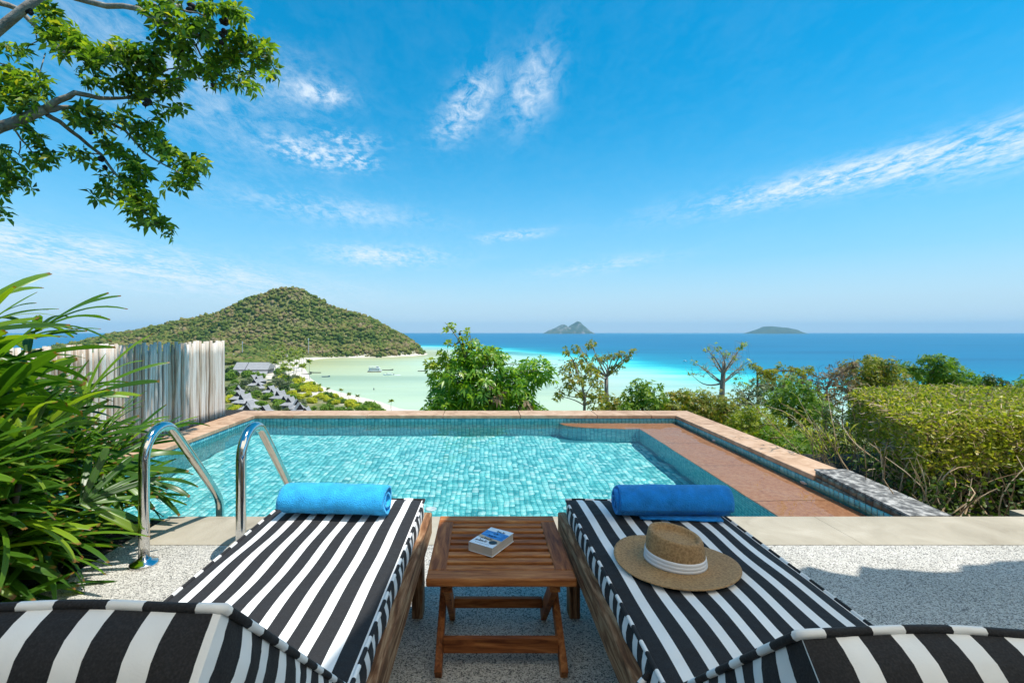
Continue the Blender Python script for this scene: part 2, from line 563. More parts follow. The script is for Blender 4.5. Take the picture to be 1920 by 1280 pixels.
    G['twig'] = surf('straw_twig', [(.3, (.20, .12, .06)), (.5, (.40, .29, .17)), (.75, (.58, .47, .33))], 9, .8, 0, piece=.5)
    G['twig_brown'] = surf('dry_brown_twig', [(.3, (.10, .06, .04)), (.7, (.24, .165, .115))], 9, .85, 0, piece=.4)
    # leaves
    G['lf_palm'] = leafmat('fan_palm_leaf', [(0, (.028, .080, .010)), (.45, (.060, .150, .013)), (.8, (.115, .235, .016)), (1, (.25, .35, .02))], .42, .34, .45, tip=(.22, .11, .03))
    G['lf_over'] = leafmat('overhead_leaf', [(0, (.045, .095, .018)), (.4, (.085, .165, .022)), (.75, (.16, .27, .028)), (.93, (.30, .37, .03)), (1, (.42, .36, .04))], .5, .4, .35)
    G['lf_lush'] = leafmat('lush_leaf', [(0, (.09, .21, .022)), (.5, (.17, .34, .028)), (.85, (.27, .43, .035)), (1, (.40, .48, .05))], .5, .34, .5)
    G['lf_lime'] = leafmat('lime_leaf', [(0, (.20, .29, .02)), (.6, (.33, .42, .03)), (1, (.46, .46, .05))], .45, .4)
    G['lf_olive'] = leafmat('olive_leaf', [(0, (.13, .16, .025)), (.5, (.24, .27, .035)), (.8, (.33, .31, .05)), (1, (.36, .22, .06))], .48, .5)
    G['lf_fern'] = leafmat('feathery_leaf', [(0, (.065, .14, .016)), (.5, (.14, .25, .025)), (1, (.25, .35, .035))], .45, .5)
    G['lf_yfern'] = leafmat('yellow_feathery_leaf', [(0, (.14, .185, .018)), (.5, (.25, .30, .025)), (1, (.38, .38, .035))], .45, .5)
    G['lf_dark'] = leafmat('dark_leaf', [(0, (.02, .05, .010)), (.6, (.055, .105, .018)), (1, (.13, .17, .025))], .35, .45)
    G['lf_rust'] = leafmat('rust_tinged_leaf', [(0, (.15, .20, .03)), (.55, (.29, .31, .04)), (.85, (.38, .31, .05)), (1, (.42, .24, .05))], .5, .5)
    G['lf_hedge'] = leafmat('hedge_leaf', [(0, (.11, .155, .018)), (.4, (.25, .29, .028)), (.75, (.40, .40, .05)), (1, (.58, .48, .10))], .45, .4)
    G['lf_dry'] = leafmat('dry_leaf', [(0, (.15, .10, .055)), (.6, (.27, .19, .11)), (1, (.38, .29, .18))], .25, .7)
    G['lf_coco'] = leafmat('coconut_frond', [(0, (.12, .17, .03)), (.6, (.23, .29, .05)), (1, (.38, .38, .08))], .45, .45)
    G['lf_yellow'] = leafmat('yellow_shrub_leaf', [(0, (.30, .36, .02)), (.6, (.55, .53, .02)), (1, (.68, .58, .03))], .3, .6)
    G['lf_green'] = leafmat('green_shrub_leaf', [(0, (.085, .17, .018)), (.6, (.18, .29, .025)), (1, (.30, .40, .035))], .4, .5)
    G['lf_grey'] = leafmat('grey_green_shrub_leaf', [(0, (.10, .13, .065)), (.6, (.20, .235, .12)), (1, (.32, .34, .20))], .35, .6)
    G['canopy'] = leafmat('hill_canopy', [(0, (.045, .080, .018)), (.22, (.085, .130, .024)), (.42, (.14, .175, .034)), (.6, (.20, .20, .052)), (.76, (.24, .185, .080)), (.9, (.28, .215, .12)), (1, (.22, .24, .05))], .15, .8, .1, patch=.018)
    G['roof'] = surf('grey_shingles', [(.3, (.22, .212, .21)), (.7, (.38, .365, .355))], .9, .85, .5, 1.2, (1, 1, 3), piece=.15, bdist=.2)
    G['gable'] = surf('dark_gable', [(.3, (.025, .016, .014)), (.7, (.06, .035, .03))], 2, .8)
    G['plaster'] = surf('grey_wall', [(.3, (.16, .15, .14)), (.7, (.27, .26, .25))], 1, .85)
    G['glass'] = surf('window_glass', [(.3, (.03, .045, .055)), (.7, (.05, .07, .08))], 2, .15)
    G['hull'] = surf('dark_hull', [(.3, (.02, .03, .035)), (.7, (.07, .07, .06))], 1.5, .5)
    G['hull_blue'] = surf('blue_hull', [(.3, (.01, .06, .14)), (.7, (.02, .12, .22))], 1.5, .5)
    G['hull_brown'] = surf('varnished_hull', [(.3, (.12, .055, .02)), (.7, (.28, .14, .06))], 1.5, .5)
    G['foam'] = surf('foam', [(.35, (.55, .70, .68)), (.65, (.85, .9, .9))], .6, .8)
    G['mast'] = surf('galvanised_steel', [(.3, (.45, .45, .45)), (.7, (.62, .62, .62))], 2, .5)
    G['thatch'] = surf('palm_thatch', [(.3, (.10, .07, .04)), (.7, (.24, .18, .11))], 8, .9, .6, 40, (1, .1, 1))
    G['added_shade'] = leafmat('added_shade_canvas', [(0, (.78, .76, .72)), (1, (.82, .80, .76))], .92, .9, .1, (1.15, 1.02, .84))  # for the added sheet: lets warm light through to fill the shade below
    G['cream'] = surf('grey_plaster', [(.3, (.34, .33, .31)), (.7, (.42, .41, .39))], 3, .9, .2, 30)
    G['pod'] = surf('dark_seed_pod', [(.3, (.006, .004, .004)), (.7, (.025, .015, .012))], 30, .8)
    G['cliff'] = surf('limestone_cliff', [(.35, (.03, .055, .02)), (.5, (.06, .085, .035)), (.6, (.22, .20, .17)), (.75, (.34, .31, .27))], .0052, .9, 0, stretch=(1, 1, .5), detail=10)
    G['islet'] = surf('wooded_islet', [(.35, (.025, .05, .015)), (.65, (.07, .09, .03))], .012, .9, 0, detail=8)
    return G
G = build_materials()

# ================================================================== THE SETTING
SEA = EYE - 45.0
LAND = np.array([(-41, 277), (-47, 279), (-68, 312), (-106, 358), (-131, 393), (-168, 468), (-195, 534), (-240, 640), (-268, 740),
                 (-272, 800), (-250, 838), (-180, 836), (-111, 928), (-120, 1010), (-170, 1120), (-300, 1220), (-500, 1260),
                 (-750, 1230), (-860, 1120), (-900, 960), (-1000, 740), (-1250, 400), (-1500, -150), (700, -150), (500, 60),
                 (260, 170), (120, 232), (20, 262)], dtype=float)


def seg_dist(P, A, B):
    d = B - A
    t = np.clip(((P - A) @ d) / (d @ d), 0, 1)
    q = A + t[:, None] * d
    return np.hypot(*(P - q).T)


def poly_dist(P, poly, closed=True):
    n = len(poly)
    out = np.full(len(P), 1e9)
    for i in range(n if closed else n - 1):
        out = np.minimum(out, seg_dist(P, poly[i], poly[(i + 1) % n]))
    return out


def inside(P, poly):
    x, y = P.T
    c = np.zeros(len(P), dtype=bool)
    j = len(poly) - 1
    for i in range(len(poly)):
        xi, yi = poly[i]; xj, yj = poly[j]
        m = ((yi > y) != (yj > y)) & (x < (xj - xi) * (y - yi) / (yj - yi + 1e-12) + xi)
        c ^= m
        j = i
    return c


HX = [-905, -850, -805, -728, -640, -561, -515, -480, -458, -437, -405, -360, -300, -228, -190, -150, -115, -100]
HZ = [0, 14, 30, 46, 57, 75, 110, 128, 125, 129, 125, 107, 84, 63, 43, 21, 4, 0]


def wob(x, y, k):
    return (np.sin(x * .021 * k + 1.3 * np.sin(y * .017 * k)) * np.cos(y * .024 * k + .8 * np.sin(x * .013 * k)))


def ground(x, y):
    P = np.stack([x, y], 1)
    s = poly_dist(P, LAND)
    s = np.where(inside(P, LAND), s, -s)
    low = SEA + np.clip(s * .055, -3, 1.6) + np.clip((s - 25) * .02, 0, 4.0)
    prof = np.interp(x, HX, HZ)
    yr = 1035 + np.interp(x, [-250, -100], [0, -60])
    hill = prof * np.exp(-((y - yr) / np.where(y < yr, 118, 120)) ** 2) * np.clip(s / 20, 0, 1)
    hill = hill * (1 + .10 * wob(x, y, 1.3)) + np.clip(hill, 0, 8) * .3 * wob(x, y, 3)
    rr = np.hypot(np.where(x > 0, x * .55, x * .9), np.maximum(y, 0))
    slope = -1.7 - .205 * np.maximum(rr - 7.5, 0)
    slope = np.where(slope < SEA, -999, slope)
    return np.maximum(low + hill, slope), s


def build_terrain():
    xs = np.concatenate([np.arange(-1520, -920, 30), np.arange(-920, 40, 9), np.arange(40, 720, 25)])
    ys = np.concatenate([np.arange(-160, 240, 12), np.arange(240, 1110, 9), np.arange(1110, 1320, 20)])
    X, Y = np.meshgrid(xs, ys)
    Z, s = ground(X.ravel(), Y.ravel())
    V = np.stack([X.ravel(), Y.ravel(), Z], 1)
    nx, ny = len(xs), len(ys)
    i, j = np.meshgrid(np.arange(nx - 1), np.arange(ny - 1))
    a = (j * nx + i).ravel()
    Fc = np.stack([a, a + 1, a + nx + 1, a + nx], 1)
    m, nt, N, L, b = newmat('island_ground')
    at_ = N.new('ShaderNodeAttribute'); at_.attribute_name = 'sand'
    tc = N.new('ShaderNodeTexCoord')
    n = N.new('ShaderNodeTexNoise'); n.inputs['Scale'].default_value = .08; n.inputs['Detail'].default_value = 8
    L.new(tc.outputs['Object'], n.inputs[0])
    r1 = ramp(N, [(.3, (.06, .075, .02)), (.5, (.14, .15, .035)), (.7, (.26, .22, .10))])
    r2 = ramp(N, [(.3, (.58, .50, .39)), (.7, (.70, .63, .52))])
    L.new(n.outputs[0], r1.inputs[0]); L.new(n.outputs[0], r2.inputs[0])
    mx = N.new('ShaderNodeMix'); mx.data_type = 'RGBA'
    L.new(at_.outputs['Fac'], mx.inputs['Factor']); L.new(r1.outputs[0], mx.inputs['A']); L.new(r2.outputs[0], mx.inputs['B'])
    L.new(mx.outputs['Result'], b.inputs['Base Color'])
    b.inputs['Roughness'].default_value = .95
    me = mesh_np('hillside_terrain', V, Fc, m, True)
    w = np.interp(V[:, 1], [300, 360, 480, 640, 760, 830, 850], [26, 26, 46, 40, 30, 7, 5])
    w = np.where(V[:, 0] > -30, -20, w)
    sand = np.clip((w - s) / 8 + .5 + .8 * wob(V[:, 0], V[:, 1], 4), 0, 1) * (V[:, 2] < SEA + 8)
    me.attributes.new('sand', 'FLOAT', 'POINT').data.foreach_set('value', sand.astype(np.float32))
    tag(ob('hillside_terrain', me), kind='structure')
build_terrain()


def build_sea():
    far = np.array([1600, 1900, 2400, 3000, 4000, 5500, 7500, 9500, 10200, 10600, 11000, 11600, 13000, 15000, 18500.])
    xs = np.concatenate([-far[::-1], np.arange(-1300, 1300, 14), far])
    ys = np.concatenate([np.array([-18500, -8000, -2000, -600, -150.]), np.arange(-100, 1590, 11), far])
    X, Y = np.meshgrid(xs, ys)
    P = np.stack([X.ravel(), Y.ravel()], 1)
    edge = np.array([(700, 230), (400, 350), (300, 410), (262, 460), (245, 540), (218, 664), (188, 870), (129, 1012), (37, 1320), (-60, 1440), (-170, 1530), (-400, 1570), (-1000, 1500), (-1150, 1000), (-1400, 300), (-1700, -300)], dtype=float)
    d = poly_dist(P, edge, False)
    deepside = ~inside(P, np.vstack([edge, [(-1700, -3000), (700, -3000)]]))
    depth = np.where(deepside, d, -d)
    ds = poly_dist(P, LAND)
    nz = 9 * wob(P[:, 0], P[:, 1], .9) + 5 * wob(P[:, 0], P[:, 1], 2.7)
    depth = depth + nz * np.clip(np.abs(depth) / 60, .25, 1)
    shore = np.clip(1 - ds / 150, 0, 1) * np.clip((P[:, 1] - 420) / 250, 0, 1) * (P[:, 0] < -60)
    q = (P - (45, 1035)) @ np.array([[.46, .89], [-.89, .46]])
    reef = np.exp(-(((q[:, 0]) / 150) ** 4 + ((q[:, 1] + 10 * np.sin(q[:, 0] * .05)) / 48) ** 4))
    q = (P - (-120, 1290))
    reef = np.maximum(reef, .65 * np.exp(-((q[:, 0] / 90) ** 2 + (q[:, 1] / 90) ** 2)))
    bank = np.exp(-(((P[:, 0] - 4300) / 1500) ** 2)) * np.exp(-((P[:, 1] - 10600) / 420) ** 2)
    V = np.stack([P[:, 0], P[:, 1], np.full(len(P), SEA)], 1)
    nx, ny = len(xs), len(ys)
    i, j = np.meshgrid(np.arange(nx - 1), np.arange(ny - 1))
    a = (j * nx + i).ravel()
    Fc = np.stack([a, a + 1, a + nx + 1, a + nx], 1)
    m, nt, N, L, b = newmat('sea_water')

    def attr(nm):
        q = N.new('ShaderNodeAttribute'); q.attribute_name = nm
        return q.outputs['Fac']
    tc = N.new('ShaderNodeTexCoord')
    mp = N.new('ShaderNodeMapping'); mp.inputs['Scale'].default_value = (.25, 1, 1); mp.inputs['Rotation'].default_value = (0, 0, .12)
    L.new(tc.outputs['Object'], mp.inputs[0])
    n = N.new('ShaderNodeTexNoise'); n.inputs['Scale'].default_value = .035; n.inputs['Detail'].default_value = 9; n.inputs['Roughness'].default_value = .65
    L.new(mp.outputs[0], n.inputs[0])
    mr = N.new('ShaderNodeMapRange'); mr.inputs['From Min'].default_value = -250; mr.inputs['From Max'].default_value = 550
    L.new(attr('depth'), mr.inputs[0])
    ad = N.new('ShaderNodeMath'); ad.operation = 'MULTIPLY_ADD'; ad.inputs[1].default_value = .20
    sb = N.new('ShaderNodeMath'); sb.operation = 'SUBTRACT'; sb.inputs[1].default_value = .5
    L.new(n.outputs[0], sb.inputs[0]); L.new(sb.outputs[0], ad.inputs[0]); L.new(mr.outputs[0], ad.inputs[2])

    def p(x): return (x + 250) / 800
    r = ramp(N, [(p(-250), (.42, .52, .35)), (p(-170), (.42, .55, .44)), (p(-90), (.31, .57, .48)), (p(-35), (.13, .56, .50)), (p(-6), (.05, .52, .50)),
                 (p(22), (.004, .33, .40)), (p(70), (.0, .21, .31)), (p(200), (.0, .155, .27)), (p(540), (.0, .125, .245))])
    L.new(ad.outputs[0], r.inputs[0])
    col = r.outputs[0]

    def over(col, fac, c, k=1.0):
        mx = N.new('ShaderNodeMix'); mx.data_type = 'RGBA'
        mu = N.new('ShaderNodeMath'); mu.operation = 'MULTIPLY'; mu.inputs[1].default_value = k; mu.use_clamp = True
        L.new(fac, mu.inputs[0]); L.new(mu.outputs[0], mx.inputs['Factor'])
        L.new(col, mx.inputs['A']); mx.inputs['B'].default_value = (*c, 1)
        return mx.outputs['Result']
    col = over(col, attr('shore'), (.38, .37, .17), .85)
    col = over(col, attr('reef'), (.06, .26, .26), .8)
    col = over(col, attr('bank'), (.22, .60, .62), .8)
    # darker and lighter streaks
    n2 = N.new('ShaderNodeTexNoise'); n2.inputs['Scale'].default_value = .012; n2.inputs['Detail'].default_value = 8
    mp2 = N.new('ShaderNodeMapping'); mp2.inputs['Scale'].default_value = (.16, 1, 1); mp2.inputs['Rotation'].default_value = (0, 0, -.06)
    L.new(tc.outputs['Object'], mp2.inputs[0]); L.new(mp2.outputs[0], n2.inputs[0])
    rs = ramp(N, [(.3, (.72, .79, .82)), (.5, (1, 1, 1)), (.72, (1.12, 1.1, 1.06))])
    L.new(n2.outputs[0], rs.inputs[0])
    mu = N.new('ShaderNodeMix'); mu.data_type = 'RGBA'; mu.blend_type = 'MULTIPLY'; mu.inputs['Factor'].default_value = 1
    L.new(col, mu.inputs['A']); L.new(rs.outputs[0], mu.inputs['B'])
    L.new(mu.outputs['Result'], b.inputs['Base Color'])
    b.inputs['Roughness'].default_value = .32
    b.inputs['Specular IOR Level'].default_value = .02
    n3 = N.new('ShaderNodeTexNoise'); n3.inputs['Scale'].default_value = .22; n3.inputs['Detail'].default_value = 6
    mp3 = N.new('ShaderNodeMapping'); mp3.inputs['Scale'].default_value = (.45, 1, 1)
    L.new(tc.outputs['Object'], mp3.inputs[0]); L.new(mp3.outputs[0], n3.inputs[0])
    bp = N.new('ShaderNodeBump'); bp.inputs['Strength'].default_value = .55; bp.inputs['Distance'].default_value = .7
    L.new(n3.outputs[0], bp.inputs['Height']); L.new(bp.outputs[0], b.inputs['Normal'])
    me = mesh_np('sea', V, Fc, m)
    for nm, arr in (('depth', depth), ('shore', shore), ('reef', reef), ('bank', bank)):
        me.attributes.new(nm, 'FLOAT', 'POINT').data.foreach_set('value', arr.astype(np.float32))
    tag(ob('sea', me), kind='structure')
build_sea()


def island(name, label, cx, cy, prof, depth, mat, seed, rough):
    """An island whose long profile is given as (x, height) pairs."""
    q = np.random.RandomState(seed)
    x0, x1 = prof[0][0], prof[-1][0]
    nx, ny = 90, 26
    xs = np.linspace(x0, x1, nx); t = np.linspace(-1, 1, ny)
    hp = np.interp(xs, [p[0] for p in prof], [p[1] for p in prof])
    X, T = np.meshgrid(xs, t)
    H = hp[None, :] * np.clip(1 - np.abs(T) ** 2.4, 0, 1)
    ph = q.uniform(0, 6.28, 12)
    nz = sum(np.sin(X * (.012 * (k + 1)) + ph[k] + T * (1.5 * k + 1) * 2) / (1 + .6 * k) for k in range(8))
    H = H * (1 + rough * nz * .35)
    H[0] = -6; H[-1] = -6; H[:, 0] = -6; H[:, -1] = -6
    V = np.stack([X.ravel() + cx, (T * depth).ravel() + cy, H.ravel() + SEA], 1)
    i, j = np.meshgrid(np.arange(nx - 1), np.arange(ny - 1))
    a = (j * nx + i).ravel()
    me = mesh_np(name, V, np.stack([a, a + 1, a + nx + 1, a + nx], 1), mat)
    tag(ob(name, me), label, 'island', kind='structure')


def px2(x, d): return (x - 905) * d / F
DI = 11500.0
K = DI / F
island('rocky_island', 'steep limestone island with bare cliffs on the horizon', px2(1065, DI), DI,
       [(-46 * K, 0), (-36 * K, 80), (-26 * K, 130), (-18 * K, 165), (-9 * K, 205), (-4 * K, 185), (0, 150), (4 * K, 200), (11 * K, 245), (17 * K, 300), (22 * K, 285), (26 * K, 215), (34 * K, 120), (46 * K, 0)], 420, G['cliff'], 3, .16)
island('wooded_island', 'low rounded wooded island on the horizon', px2(1452, DI), DI,
       [(-46 * K, 0), (-36 * K, 70), (-24 * K, 130), (-16 * K, 175), (-5 * K, 175), (8 * K, 155), (22 * K, 145), (34 * K, 105), (46 * K, 0)], 420, G['islet'], 5, .06)

# ------------------------------------------------------------------ pool
PX0, PX1, PY0, PY1 = -3.15, 2.67, 2.99, 6.63
FLOOR, WL, LEDGE = -.90, -.09, -.19


def recv(o):
    o.cycles.is_caustics_receiver = True
    return o


def tile_array(rects, nrm, th, ins):
    """rects: (origin, u, v) arrays; raised tiles with chamfered edge."""
    O, U, W = (np.asarray(q, dtype=float) for q in rects)
    nrm = np.asarray(nrm, dtype=float)
    if nrm.ndim == 1: nrm = np.repeat(nrm[None], len(O), 0)
    lu = np.linalg.norm(U, axis=1, keepdims=True); lw = np.linalg.norm(W, axis=1, keepdims=True)
    iu, iw = U / lu * ins, W / lw * ins
    b = [O, O + U, O + U + W, O + W]
    t = [O + iu + iw, O + U - iu + iw, O + U + W - iu - iw, O + W + iu - iw]
    V = np.stack(b + [q + nrm * th for q in t], 1)
    n = len(O)
    fb = np.array([(4, 5, 6, 7), (0, 1, 5, 4), (1, 2, 6, 5), (2, 3, 7, 6), (3, 0, 4, 7)])
    Fc = (np.arange(n)[:, None, None] * 8 + fb[None]).reshape(-1, 4)
    return V.reshape(-1, 3), Fc


def build_pool():
    m = MB()
    m.box(PX0 - .3, PX1 + .25, PY0 - .25, PY1 + .3, FLOOR - .2, FLOOR)                    # floor slab
    m.box(PX0 - .3, PX0, PY0, PY1 + .3, FLOOR, -.045)                                      # left wall
    m.box(PX1, PX1 + .25, PY0, PY1 + .3, FLOOR, -.045)                                     # right wall
    m.box(PX0, PX1, PY1, PY1 + .3, FLOOR, -.045)                                           # far wall
    m.box(PX0 - .3, PX1 + .25, PY0 - .25, PY0, FLOOR, -.06)                                # near wall
    # ledge body: along the right wall and round along the far wall
    curve = [(1.06, PY1), (1.10, 6.50), (1.20, 6.41), (1.36, 6.33), (1.56, 6.28), (1.80, 6.255), (2.05, 6.25)]
    m.prism([(PX1, PY1), *curve, (2.05, PY0), (PX1, PY0)], FLOOR, LEDGE - .03)
    root = m.build('pool_basin', G['grout'])
    tag(root, kind='structure')
    recv(root)
    # ledge slabs
    g = .004
    far = [(x, y) for x, y in curve]
    slabs = [[(1.52, PY1 - .012), far[0], *far[1:4], (1.52, 6.288)],
             [(2.05 - g, PY1 - .012), (1.52 + g, PY1 - .012), (1.52 + g, 6.287), (1.80, 6.255), (2.05 - g, 6.25)]]
    ys = [PY0, 3.62, 4.55, 5.45, 6.25, PY1 - .012]
    for i in range(5):
        slabs.append([(2.05 - .006, ys[i] + g), (PX1 - .012, ys[i] + g), (PX1 - .012, ys[i + 1] - g), (2.05 - .006, ys[i + 1] - g)])
    for s in slabs:
        a = sum(s[i][0] * s[(i + 1) % len(s)][1] - s[(i + 1) % len(s)][0] * s[i][1] for i in range(len(s)))
        if a < 0: s = s[::-1]
        recv(MB().prism(s, LEDGE - .028, LEDGE).build('ledge_slab', G['ledge'], root))
    # floor tiles
    pt, tl = .0525, .0488
    xs = np.arange(PX0 + .02, 2.03 - pt, pt); ys = np.arange(PY0 + .02, PY1 - pt, pt)
    pos = [(x, y) for y in ys for x in xs if not (x > 1.0 and y > 6.2)]
    cand = sorted([p for p in pos if 3.98 < p[1] and -.45 < p[0] - .0 < 1.55], key=lambda p: (p[1] - 3.98) + abs(p[0] - .2) * .12)
    one = cand[:300]
    oset = set(one)
    V, Fc = tile_array(([(0, 0, 0)], [(tl, 0, 0)], [(0, tl, 0)]), (0, 0, 1), .006, .003)
    tm = mesh_np('tile', V, Fc, G['tile'])
    for x, y in one:
        o = recv(ob('tile', tm, root, (x, y, FLOOR)))
        o.rotation_euler = (0, 0, rng.uniform(-.012, .012))
    rest = np.array([(x, y, FLOOR) for x, y in pos if (x, y) not in oset])
    rest[:, :2] += nr.uniform(-.0012, .0012, (len(rest), 2))
    n = len(rest)
    V, Fc = tile_array((rest, np.tile([tl, 0, 0], (n, 1)), np.tile([0, tl, 0], (n, 1))), (0, 0, 1), .006, .003)
    tag(recv(ob('floor_tiling', mesh_np('floor_tiling', V, Fc, G['tile']), root)), kind='stuff')

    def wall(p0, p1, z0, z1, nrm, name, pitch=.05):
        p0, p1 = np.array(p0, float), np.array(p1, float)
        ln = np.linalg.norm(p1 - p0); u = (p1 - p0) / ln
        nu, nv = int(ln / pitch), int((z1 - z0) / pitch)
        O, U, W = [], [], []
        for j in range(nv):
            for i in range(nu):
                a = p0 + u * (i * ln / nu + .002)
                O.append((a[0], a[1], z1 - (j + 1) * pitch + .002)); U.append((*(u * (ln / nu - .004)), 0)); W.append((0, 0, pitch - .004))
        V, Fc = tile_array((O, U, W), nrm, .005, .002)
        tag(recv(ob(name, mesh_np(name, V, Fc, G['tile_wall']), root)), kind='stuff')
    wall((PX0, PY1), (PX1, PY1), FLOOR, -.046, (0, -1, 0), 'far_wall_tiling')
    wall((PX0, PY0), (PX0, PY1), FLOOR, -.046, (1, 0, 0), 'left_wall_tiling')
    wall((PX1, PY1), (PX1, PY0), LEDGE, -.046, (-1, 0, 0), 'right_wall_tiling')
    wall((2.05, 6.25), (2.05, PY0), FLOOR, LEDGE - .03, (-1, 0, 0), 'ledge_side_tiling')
    for i in range(len(curve) - 1):
        a, b = np.array(curve[i]), np.array(curve[i + 1])
        t = (b - a) / np.linalg.norm(b - a)
        wall(curve[i], curve[i + 1], FLOOR, LEDGE - .03, (t[1], -t[0], 0), 'ledge_curve_tiling')
    # coping slabs
    def cop(x0, x1, y0, y1):
        MB().box(x0, x1, y0, y1, -.044, rng.uniform(-.002, .0015)).build('coping_slab', G['coping'], root, bevel=.006)
    e = .003
    xx = [-3.5, -2.62, -1.60, -.55, .52, 1.58, 2.33, 2.99]
    for a, b in zip(xx, xx[1:]): cop(a + e, b - e, PY1 - .012, 7.02)
    yy = [PY0 + .01, 3.7, 4.45, 5.2, 5.95, PY1 - .012]
    for a, b in zip(yy, yy[1:]):
        cop(-3.5, PX0 + .012, a + e, b - e)
    yy = [3.86, 4.55, 5.25, 5.95, PY1 - .012]
    for a, b in zip(yy, yy[1:]): cop(PX1 - .012, 2.99, a + e, b - e)
    # raised grey block at the near end of the right wall, faced with brown tiles
    def zt_(y): return .006 + .044 * (y - PY0) / .86
    m = MB()
    x0, x1, y0, y1 = PX1 + .004, 2.92, PY0 - .0, 3.85
    m.add([(x0, y0, -.3), (x1, y0, -.3), (x1, y1, -.3), (x0, y1, -.3), (x0, y0, zt_(y0) - .014), (x1, y0, zt_(y0) - .014), (x1, y1, zt_(y1) - .014), (x0, y1, zt_(y1) - .014)],
          [(0, 3, 2, 1), (4, 5, 6, 7), (0, 1, 5, 4), (1, 2, 6, 5), (2, 3, 7, 6), (3, 0, 4, 7)])
    bl = m.build('end_wall', G['grout_dark'])
    tag(bl, 'low grey stone-topped end wall faced with brown-green tiles beside the pool', 'wall')
    for a, b in ((PY0, 3.41), (3.414, 3.855)):
        m = MB()
        x0, x1 = PX1 - .006, 2.925
        m.add([(x0, a, zt_(a) - .013), (x1, a, zt_(a) - .013), (x1, b, zt_(b) - .013), (x0, b, zt_(b) - .013), (x0, a, zt_(a)), (x1, a, zt_(a)), (x1, b, zt_(b)), (x0, b, zt_(b))],
              [(0, 3, 2, 1), (4, 5, 6, 7), (0, 1, 5, 4), (1, 2, 6, 5), (2, 3, 7, 6), (3, 0, 4, 7)])
        m.build('cap_stone', G['dappled_stone'], bl)
    pt = .0715
    for j in range(3):
        for i in range(12):
            V, Fc = tile_array(([(PX1 + .004, 3.85 - i * pt, zt_(3.85 - i * pt) - .015 - (j + 1) * .0475)], [(0, -pt + .004, 0)], [(0, 0, .0435)]), (-1, 0, 0), .007, .002)
            recv(ob('tile', mesh_np('tile', V, Fc, G['tile_dark']), bl))
    # white inlets
    for i, (x, y, z, n, r) in enumerate([(-.46, 4.16, FLOOR + .008, 'z', .05), (PX1 - .008, 5.52, -.12, 'x', .035), (PX1 - .008, 3.98, -.125, 'x', .04)]):
        mt = Matrix.Translation((x, y, z)) @ (Matrix.Rotation(R(-90), 4, 'Y') if n == 'x' else Matrix.Identity(4))
        o = MB().lathe([(r, -.002), (r, .005), (r * .8, .011), (r * .35, .011), (r * .3, .006), (0, .006)], 20, M=mt).build('pool_inlet', G['white'], root, True)
        recv(o)
    # water with real ripples
    nx, ny = 300, 190
    xs = np.linspace(PX0 + .004, PX1 - .004, nx); ys = np.linspace(PY0 + .002, PY1 - .004, ny)
    X, Y = np.meshgrid(xs, ys)
    Z = np.zeros_like(X)
    q = np.random.RandomState(4)
    for k in range(46):
        a = q.uniform(0, 6.28); ln = q.uniform(.10, .55)
        Z += (.00019 if ln > .2 else .00015) * ln / .3 * np.sin((X * math.cos(a) + Y * math.sin(a)) * 6.283 / ln + q.uniform(0, 6.28))
    V = np.stack([X.ravel(), Y.ravel(), (Z + WL).ravel()], 1)
    i, j = np.meshgrid(np.arange(nx - 1), np.arange(ny - 1))
    a = (j * nx + i).ravel()
    w = ob('pool_water', mesh_np('pool_water', V, np.stack([a, a + 1, a + nx + 1, a + nx], 1), G['water'], True))
    tag(w, kind='structure')
    w.cycles.is_caustics_caster = True
build_pool()

# ------------------------------------------------------------------ deck and beds
def sheet(name, x0, x1, y0, y1, z, mat, th=.3, kind='structure', bevel=0):
    o = MB().box(x0, x1, y0, y1, z - th, z).build(name, mat, bevel=bevel)
    return tag(o, kind=kind)
sheet('pebble_deck', -1.95, 9, -5, 2.59, 0, G['pebble'])
band = tag(empty('pool_edge_band'), kind='structure')
for a, b in ((-1.95, -.62), (-.618, .72), (.722, 2.06), (2.062, 3.4), (3.402, 4.74), (4.742, 6.1), (6.102, 9)):
    MB().box(a, b, 2.592, 2.988 if b < 3.5 else 3.10, -.08, .002).build('concrete_slab', G['concrete'], band)
sheet('planting_bed', -9, -1.952, -5, 2.988, -.012, G['soil'])
sheet('fence_bed', -9, -3.504, 2.99, 7.4, -.05, G['soil'])
sheet('hedge_bed', 2.994, 9, 3.104, 5.15, -.16, G['soil'])

# ================================================================== FURNITURE
PER = .0675                                        # stripe repeat of the canvas


